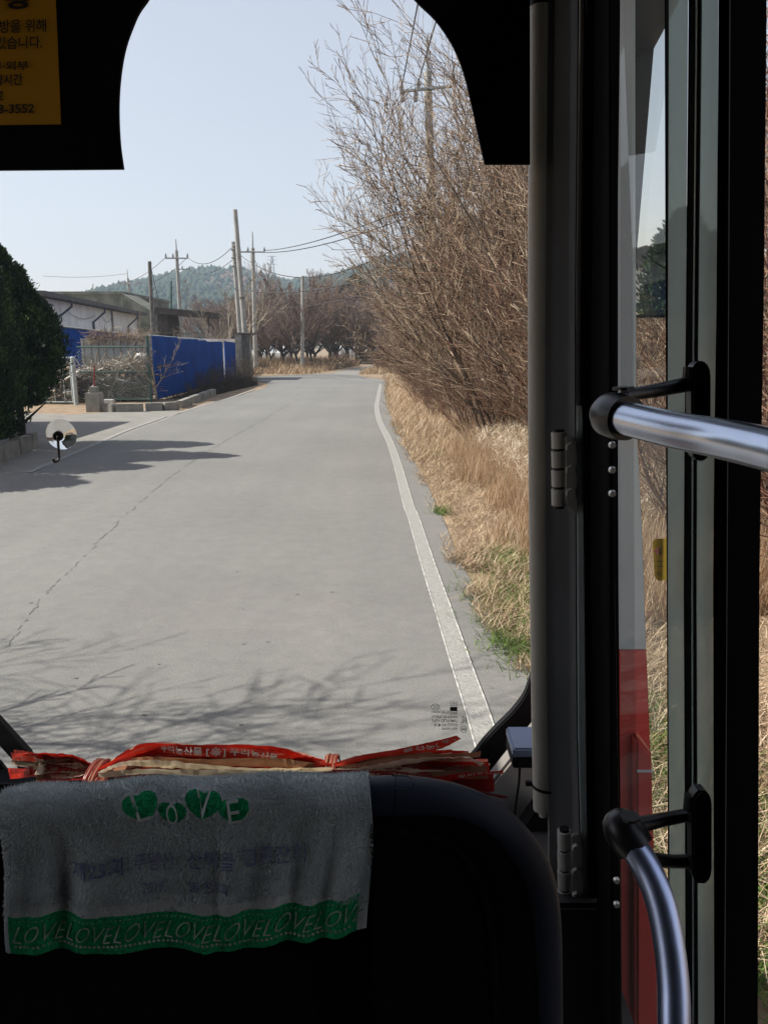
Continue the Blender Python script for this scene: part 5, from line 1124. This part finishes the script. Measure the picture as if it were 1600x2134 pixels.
# ------------------------------------------------------------ towel
tw = thing('towel', 'grey terry hand towel with green LOVE hearts and band draped over the rail', 'towel', at(390, 1800, SY))
RT = .0295
def towel_pt(u, v, off=0.0):
    """u 0..1 left-right, v: 0 top line of the rail, + down the front, - down the back (metres)"""
    xl, xr = 3 + 7 * ramp(v, 0, .05), 768 + 4 * ramp(v, .1, .2)
    px = xl + (xr - xl) * u
    topx = at(px, 1660, SY); X0 = topx.x
    cz = at(px, float(np.interp(px, [0, 60, 300, 560, 770], [1697, 1689, 1675, 1666, 1663])), SY).z + .002 * math.sin(u * 19)
    arc = math.pi * RT / 2
    r = RT + off
    if v < 0 and v > -arc: a = -v / RT; y = SY + math.sin(a) * r; z = cz + math.cos(a) * r
    elif v <= -arc: y = SY + r; z = cz + (v + arc)
    elif v < arc: a = v / RT; y = SY - math.sin(a) * r; z = cz + math.cos(a) * r
    else:
        dn = v - arc; fold = ramp(dn, 0, .10) * (.0050 * math.sin(u * 23 + 2 * math.sin(u * 5)) + .0034 * math.sin(u * 47 + dn * 9 + 3 * math.sin(u * 7)) + .007 * math.exp(-((u - .57 - dn * .1) / .025) ** 2) * -1 + .005 * math.exp(-((u - .12 - dn * .5) / .05) ** 2) * -1)
        y = SY - r + fold * -1 + dn * .02; z = cz - dn
    return Vector((X0 + (.006 * math.sin(v * 20) if v > 0 else 0), y, z))
VB0 = -.16
def v_end(u): return .240 + .010 * math.sin(u * 3.3) - .022 * max(0, u - .85) / .15 * 1.0 - .008 * max(0, .04 - u) / .04
NU, NV = 380, 250
us = np.linspace(0, 1, NU + 1); Vt = []; mi = []
tr = np.random.RandomState(3)
rows = []
for j in range(NV + 1):
    for i in range(NU + 1):
        u = us[i]; v = VB0 + (v_end(u) - VB0) * j / NV; p = towel_pt(u, v, tr.uniform(0, .0016)); Vt.append(p)
idx = np.arange((NU + 1) * (NV + 1)).reshape(NV + 1, NU + 1)
Fq = np.stack([idx[:-1, :-1], idx[:-1, 1:], idx[1:, 1:], idx[1:, :-1]], -1).reshape(-1, 4)
W_M = .43      # towel width in metres (for pattern proportions)
hearts = [(.388, .036, .034, -.25), (.469, .045, .026, .05), (.552, .033, .034, .12), (.634, .043, .029, -.05)]
def in_heart(x, y, s, rot):
    X_ = (x * math.cos(rot) - y * math.sin(rot)) / s; Y_ = (x * math.sin(rot) + y * math.cos(rot)) / s
    X_ *= 1.15; Y_ = Y_ * 1.25 + .1
    return (X_ * X_ + Y_ * Y_ - 1) ** 3 - X_ * X_ * Y_ ** 3 * 1.0 < 0
for j in range(NV):
    for i in range(NU):
        u = (us[i] + us[i + 1]) / 2; ve = v_end(u); v = VB0 + (ve - VB0) * (j + .5) / NV; m__ = 0
        if v > ve - .058 and .012 < u < .975: m__ = 1
        if v > ve - .004: m__ = 1 if .012 < u < .975 else 0
        if .01 < v < .08 and .33 < u < .70:
            for (hu, hv, hs, rot) in hearts:
                if in_heart((u - hu) * W_M, -(v - hv), hs * .62, rot): m__ = 1; break
        mi.append(m__)
mk('cloth', np.array(Vt), Fq, [M['terry'], M['terry_green']], tw, midx=mi, smooth=False)
# terry loops standing off the cloth
n = 26000; uu = tr.uniform(0.0, 1, n); vv = tr.uniform(-.05, .174, n); Vp = []
for a_, b_ in zip(uu, vv):
    skip = False
    for (hu, hv, hs, rot) in hearts:
        if abs(a_ - hu) < .06 and in_heart((a_ - hu) * W_M, -(b_ + .003 - hv), hs * .72, rot): skip = True
    if skip: continue
    p = towel_pt(a_, b_, .0008); q = towel_pt(a_, b_, .0035 + tr.uniform(0, .0025)); q = q + Vector((tr.normal(0, .0012), 0, tr.normal(0, .0012))); s_ = Vector((.0007, 0, .0003))
    Vp += [p - s_, p + s_, q]
mk('terry_pile', np.array(Vp), np.arange(len(Vp)).reshape(-1, 3), M['terry'], tw)
# frayed back corner that shows right of the rail
m_ = MB(); cpts = [[at(700, 1700, SY + .04), at(771, 1712, SY + .04), at(775, 1712, SY + .04)], [at(700, 1760, SY + .03), at(771, 1760, SY + .03), at(783, 1758, SY + .03)], [at(700, 1820, SY + .02), at(775, 1820, SY + .02), at(793, 1815, SY + .02)], [at(700, 1875, SY - .005), at(778, 1884, SY - .005), at(803, 1862, SY - .005)]]
vs = [p for r_ in cpts for p in r_]; vs2 = [p + Vector((0, .003, 0)) for p in vs]
fs = [(r_ * 3 + c_, r_ * 3 + c_ + 1, (r_ + 1) * 3 + c_ + 1, (r_ + 1) * 3 + c_) for r_ in range(3) for c_ in range(2)]
m_.add(vs + vs2, fs + [tuple(12 + k for k in f[::-1]) for f in fs])
for k in range(26):
    t = random.random(); a = at(700, 1875, SY - .005).lerp(at(800, 1866, SY - .005), .7 + .3 * t); m_.tube([a, a + Vector((random.gauss(0, .004), 0, -random.uniform(.004, .012)))], .0006, 3)
m_.build('back_corner', M['terry'], tw)
# letters in the hearts, band lettering, faded print
for ch, (hu, hv, hs, rot) in zip('LOVE', hearts):
    def fn(a, b, hu=hu, hv=hv, hs=hs, rot=rot):
        x = (a - .5) * hs * .62 * (.8 if hs > .025 else .62); y = (b - .45) * hs * .95
        X_ = x * math.cos(-rot) - y * math.sin(-rot); Y_ = x * math.sin(-rot) + y * math.cos(-rot)
        return towel_pt(hu + X_ / W_M, hv - Y_, .0048)
    lettering('lettering', ch, fn, M['terry'], tw, bold=.0)
for k in range(7):
    u0 = .022 + k * .1385
    def fn(a, b, u0=u0): u = u0 + .128 * a + .018 * b; return towel_pt(u, v_end(u) - .019 - .026 * b + (.002 * math.sin(a * 9)), .0026)
    lettering('lettering', 'LOVE', fn, M['terry_pale'], tw, bold=-.012)
m_ = MB()
for k in range(74):
    for (voff, sz) in ((.013, .0022), (.0525, .0013)):
        u = .03 + k * .01265; c = towel_pt(u, v_end(u) - voff, .0028); vs = []
        for a in range(8): th = a * math.pi / 4; vs.append(c + Vector((math.cos(th) * sz, 0, math.sin(th) * sz * (1 if voff < .03 else .6))))
        m_.add(vs, [tuple(range(8))])
tag(m_.build('dotted_border', M['terry_pale'], tw), kind='stuff')  # dotted border of the band's pattern, laid on as small flat discs
def fade(s, u0, u1, v0, v1): lettering('faded_lettering', s, lambda a, b: towel_pt(u0 + (u1 - u0) * a, v1 + (v0 - v1) * b, .0045), M['faded_print'], tw, bold=.01)
fade('제23회', .185, .325, .100, .127); fade('주왕산', .355, .465, .097, .124); fade('산마을', .50, .63, .094, .122); fade('경로잔치', .65, .82, .092, .120)
fade('2017.', .38, .445, .142, .159); fade('발전회', .505, .615, .140, .157)

# ------------------------------------------------------------ bundle of tape on the dashboard
tb = thing('tape_bundle', 'bundle of torn red and cream packing tape tied twice, on the dashboard', 'tape', at(450, 1610, 1.7))
random.seed(21)
def tape(ctrl, wdt, tw0, tw1, matl, name='strand', text=None, fold=.0):
    P = catmull([at(*c) for c in ctrl], 10); k = len(P); L_, R_ = [], []; mids = []
    cr = 0 if text else .0007
    for i, p in enumerate(P):
        t = (P[min(i + 1, k - 1)] - P[max(i - 1, 0)]).normalized(); s = i / (k - 1)
        p = p + Vector((0, random.gauss(0, cr), random.gauss(0, cr)))
        a = tw0 + (tw1 - tw0) * s + .25 * math.sin(s * 9 + tw0 * 5)
        up = Vector((0, -.35, 1)); up = (up - t * up.dot(t)).normalized(); sd_ = t.cross(up)
        n = up * math.cos(a) + sd_ * math.sin(a); w_ = wdt(s) if callable(wdt) else wdt
        n2 = up * math.cos(a + .9) + sd_ * math.sin(a + .9)
        L_.append(p + n * w_ * random.uniform(.47, .53)); R_.append(p - n * w_ * random.uniform(.47, .53)); mids.append(p + n2.cross(t) * w_ * (.14 * math.sin(s * 25 + tw0) + random.gauss(0, .04)))
    m_ = MB(); m_.add(L_ + mids + R_, [(i, k + i, k + i + 1, i + 1) for i in range(k - 1)] + [(k + i, 2 * k + i, 2 * k + i + 1, k + i + 1) for i in range(k - 1)])
    o = m_.build(name, matl, tb, smooth=False)
    if text:
        s0, s1, h0, h1, st_, tm = text
        def fn(a, b):
            s = (s0 + (s1 - s0) * a) * (k - 1); i = min(k - 2, int(s)); f_ = s - i; l = L_[i].lerp(L_[i + 1], f_); m2 = mids[i].lerp(mids[i + 1], f_); r = R_[i].lerp(R_[i + 1], f_); h_ = h0 + (h1 - h0) * b
            p = r.lerp(m2, h_ * 2) if h_ < .5 else m2.lerp(l, (h_ - .5) * 2)
            to = (Vector((0, 0, H)) - p).normalized(); return p + to * .0022
        lettering('lettering', st_, fn, tm, o, bold=.02)
    return o
T1, T2 = (206, 1612), (692, 1601)
mats = [M['tape_red'], M['tape_cream'], M['tape_red'], M['tape_dark'], M['tape_cream'], M['tape_red'], M['tape_brown'], M['tape_cream']]
# middle span between the ties
for k in range(34):
    bow = random.uniform(-34, 20) if k > 2 else -44; j = random.uniform(-3, 3); Yc = 1.66 + random.uniform(-.06, .06)
    tape([(T1[0], T1[1] + random.uniform(-9, 9), 1.68), (300, 1596 + bow * .8 + j, Yc), (420, 1597 + bow * .85, Yc), (560, 1598 + bow * .75 + j, Yc), (640, 1600 + bow * .45, Yc), (T2[0], T2[1] + random.uniform(-8, 8), 1.68)],
         lambda s: .010 + .020 * math.sin(math.pi * s) ** .6, random.uniform(-.7, .7), random.uniform(-.9, .9), mats[k % 8])
tape([(T1[0], 1603, 1.62), (290, 1566, 1.61), (350, 1563, 1.60), (450, 1567, 1.60), (560, 1574, 1.60), (640, 1588, 1.61), (T2[0], 1598, 1.62)], lambda s: .010 + .021 * math.sin(math.pi * s) ** .5, .15, -.2, M['tape_red'], text=(.30, .70, .08, .88, '우리농산물 [✳] 우리농산물', M['ink_white']))
tape([(T1[0], 1606, 1.63), (290, 1580, 1.615), (400, 1574, 1.61), (520, 1576, 1.61), (620, 1590, 1.62), (T2[0], 1600, 1.62)], lambda s: .010 + .018 * math.sin(math.pi * s) ** .5, -.1, .1, M['tape_red'], text=(.62, .84, .2, .75, '우리농산물', M['ink_white']))
tape([(T1[0], 1610, 1.60), (260, 1592, 1.595), (330, 1592, 1.59), (430, 1598, 1.59), (560, 1604, 1.59), (T2[0], 1603, 1.60)], lambda s: .008 + .017 * math.sin(math.pi * s) ** .5, .2, .2, M['tape_cream'])
tape([(T1[0], 1616, 1.60), (300, 1608, 1.585), (430, 1612, 1.58), (560, 1613, 1.58), (T2[0], 1606, 1.60)], lambda s: .008 + .014 * math.sin(math.pi * s) ** .5, -.2, .1, M['tape_cream'])
# left tail
for k in range(22):
    ex = random.uniform(18, 90); ey = random.uniform(1568, 1636); 
    tape([(T1[0], T1[1] + random.uniform(-8, 8), 1.68), (160, 1600 + (ey - 1600) * .55 + random.uniform(-5, 5), 1.66), (100, 1600 + (ey - 1600) * .8, 1.64), (ex, ey, 1.64 + random.uniform(-.05, .05))], lambda s: .008 + .019 * s ** .6, random.uniform(-.6, .6), random.uniform(-1, 1), mats[(k * 3) % 8])
# right fan
for k in range(32):
    ex = random.uniform(880, 1030); ey = random.uniform(1566, 1648)
    tape([(T2[0], T2[1] + random.uniform(-8, 8), 1.68), (760, 1600 + (ey - 1600) * .5, 1.66), (840, 1600 + (ey - 1600) * .8 + random.uniform(-6, 6), 1.65), (ex, ey, 1.65 + random.uniform(-.05, .05))], lambda s: .009 + .022 * s ** .6, random.uniform(-.6, .6), random.uniform(-.9, .9), [M['tape_dark'], M['tape_red'], M['tape_brown'], M['tape_dark'], M['tape_cream']][k % 5])
tape([(T2[0], 1597, 1.62), (760, 1578, 1.61), (840, 1566, 1.60), (910, 1553, 1.59), (956, 1536, 1.58)], lambda s: .009 + .018 * s ** .5, -.3, .15, M['tape_red'], text=(.5, .95, .25, .8, '물산농[ ✳ ]', M['ink_white']))
tape([(T2[0], 1600, 1.62), (780, 1590, 1.61), (880, 1576, 1.60), (1001, 1572, 1.60)], lambda s: .009 + .024 * s ** .5, .1, .3, M['tape_brown'])
tape([(T2[0], 1604, 1.60), (770, 1600, 1.59), (860, 1585, 1.58), (960, 1578, 1.58), (1004, 1592, 1.58)], lambda s: .008 + .018 * s ** .5, .2, .5, M['tape_cream'])
tape([(T2[0], 1606, 1.60), (800, 1612, 1.58), (900, 1624, 1.57), (980, 1614, 1.56), (1048, 1609, 1.55)], lambda s: .009 + .010 * s, -.1, .1, M['tape_red'], text=(.66, .98, .2, .8, '우리농산물', M['ink_white']))
tape([(T2[0], 1606, 1.60), (800, 1618, 1.56), (900, 1635, 1.55), (990, 1650, 1.54), (1056, 1662, 1.53)], lambda s: .009 + .012 * s, -.1, .2, M['tape_dark'], text=(.6, .95, .2, .8, '우리농산물', M['tape_red']))
tape([(700, 1612, 1.58), (760, 1614, 1.56), (830, 1614, 1.55), (900, 1618, 1.55)], .022, 0, .1, M['tape_dark'], text=(.25, .85, .25, .75, '산물[    ]물산', M['tape_cream']))
for (cx, cy, n_) in ((T1[0], T1[1], 7), (T2[0], T2[1], 7)):   # ties
    m_ = MB(); m2 = MB(); c = at(cx, cy, 1.64)
    for k in range(n_):
        off = Vector(((k - n_ / 2) * .0042, 0, random.uniform(-.002, .002))); pts = [c + off + Vector((random.gauss(0, .001) + .004 * math.sin(a), math.sin(a) * .05, math.cos(a) * .0225)) for a in np.linspace(0, 2 * math.pi, 20)]
        (m_ if k % 2 else m2).tube(pts, .0022, 6)
    m_.build('tie', M['tape_brown'], tb, smooth=True); m2.build('tie', M['tape_dark'], tb, smooth=True)

# ------------------------------------------------------------ haze
hz = MB().box(-900, 900, -120, 1000, -1.6, 160).build('haze', M['glass']); tag(hz, kind='stuff')
hz['label'] = 'thin spring haze that pales the far hill'; hz['category'] = 'haze'
hm = bpy.data.materials.new('haze'); hm.use_nodes = True; hn = hm.node_tree.nodes; hn.remove(hn['Principled BSDF'])
pv = hn.new('ShaderNodeVolumePrincipled'); pv.inputs['Density'].default_value = .0006; pv.inputs['Color'].default_value = (.66, .82, 1, 1); pv.inputs['Anisotropy'].default_value = .2
hm.node_tree.links.new(pv.outputs[0], hn['Material Output'].inputs['Volume']); hz.data.materials.clear(); hz.data.materials.append(hm)
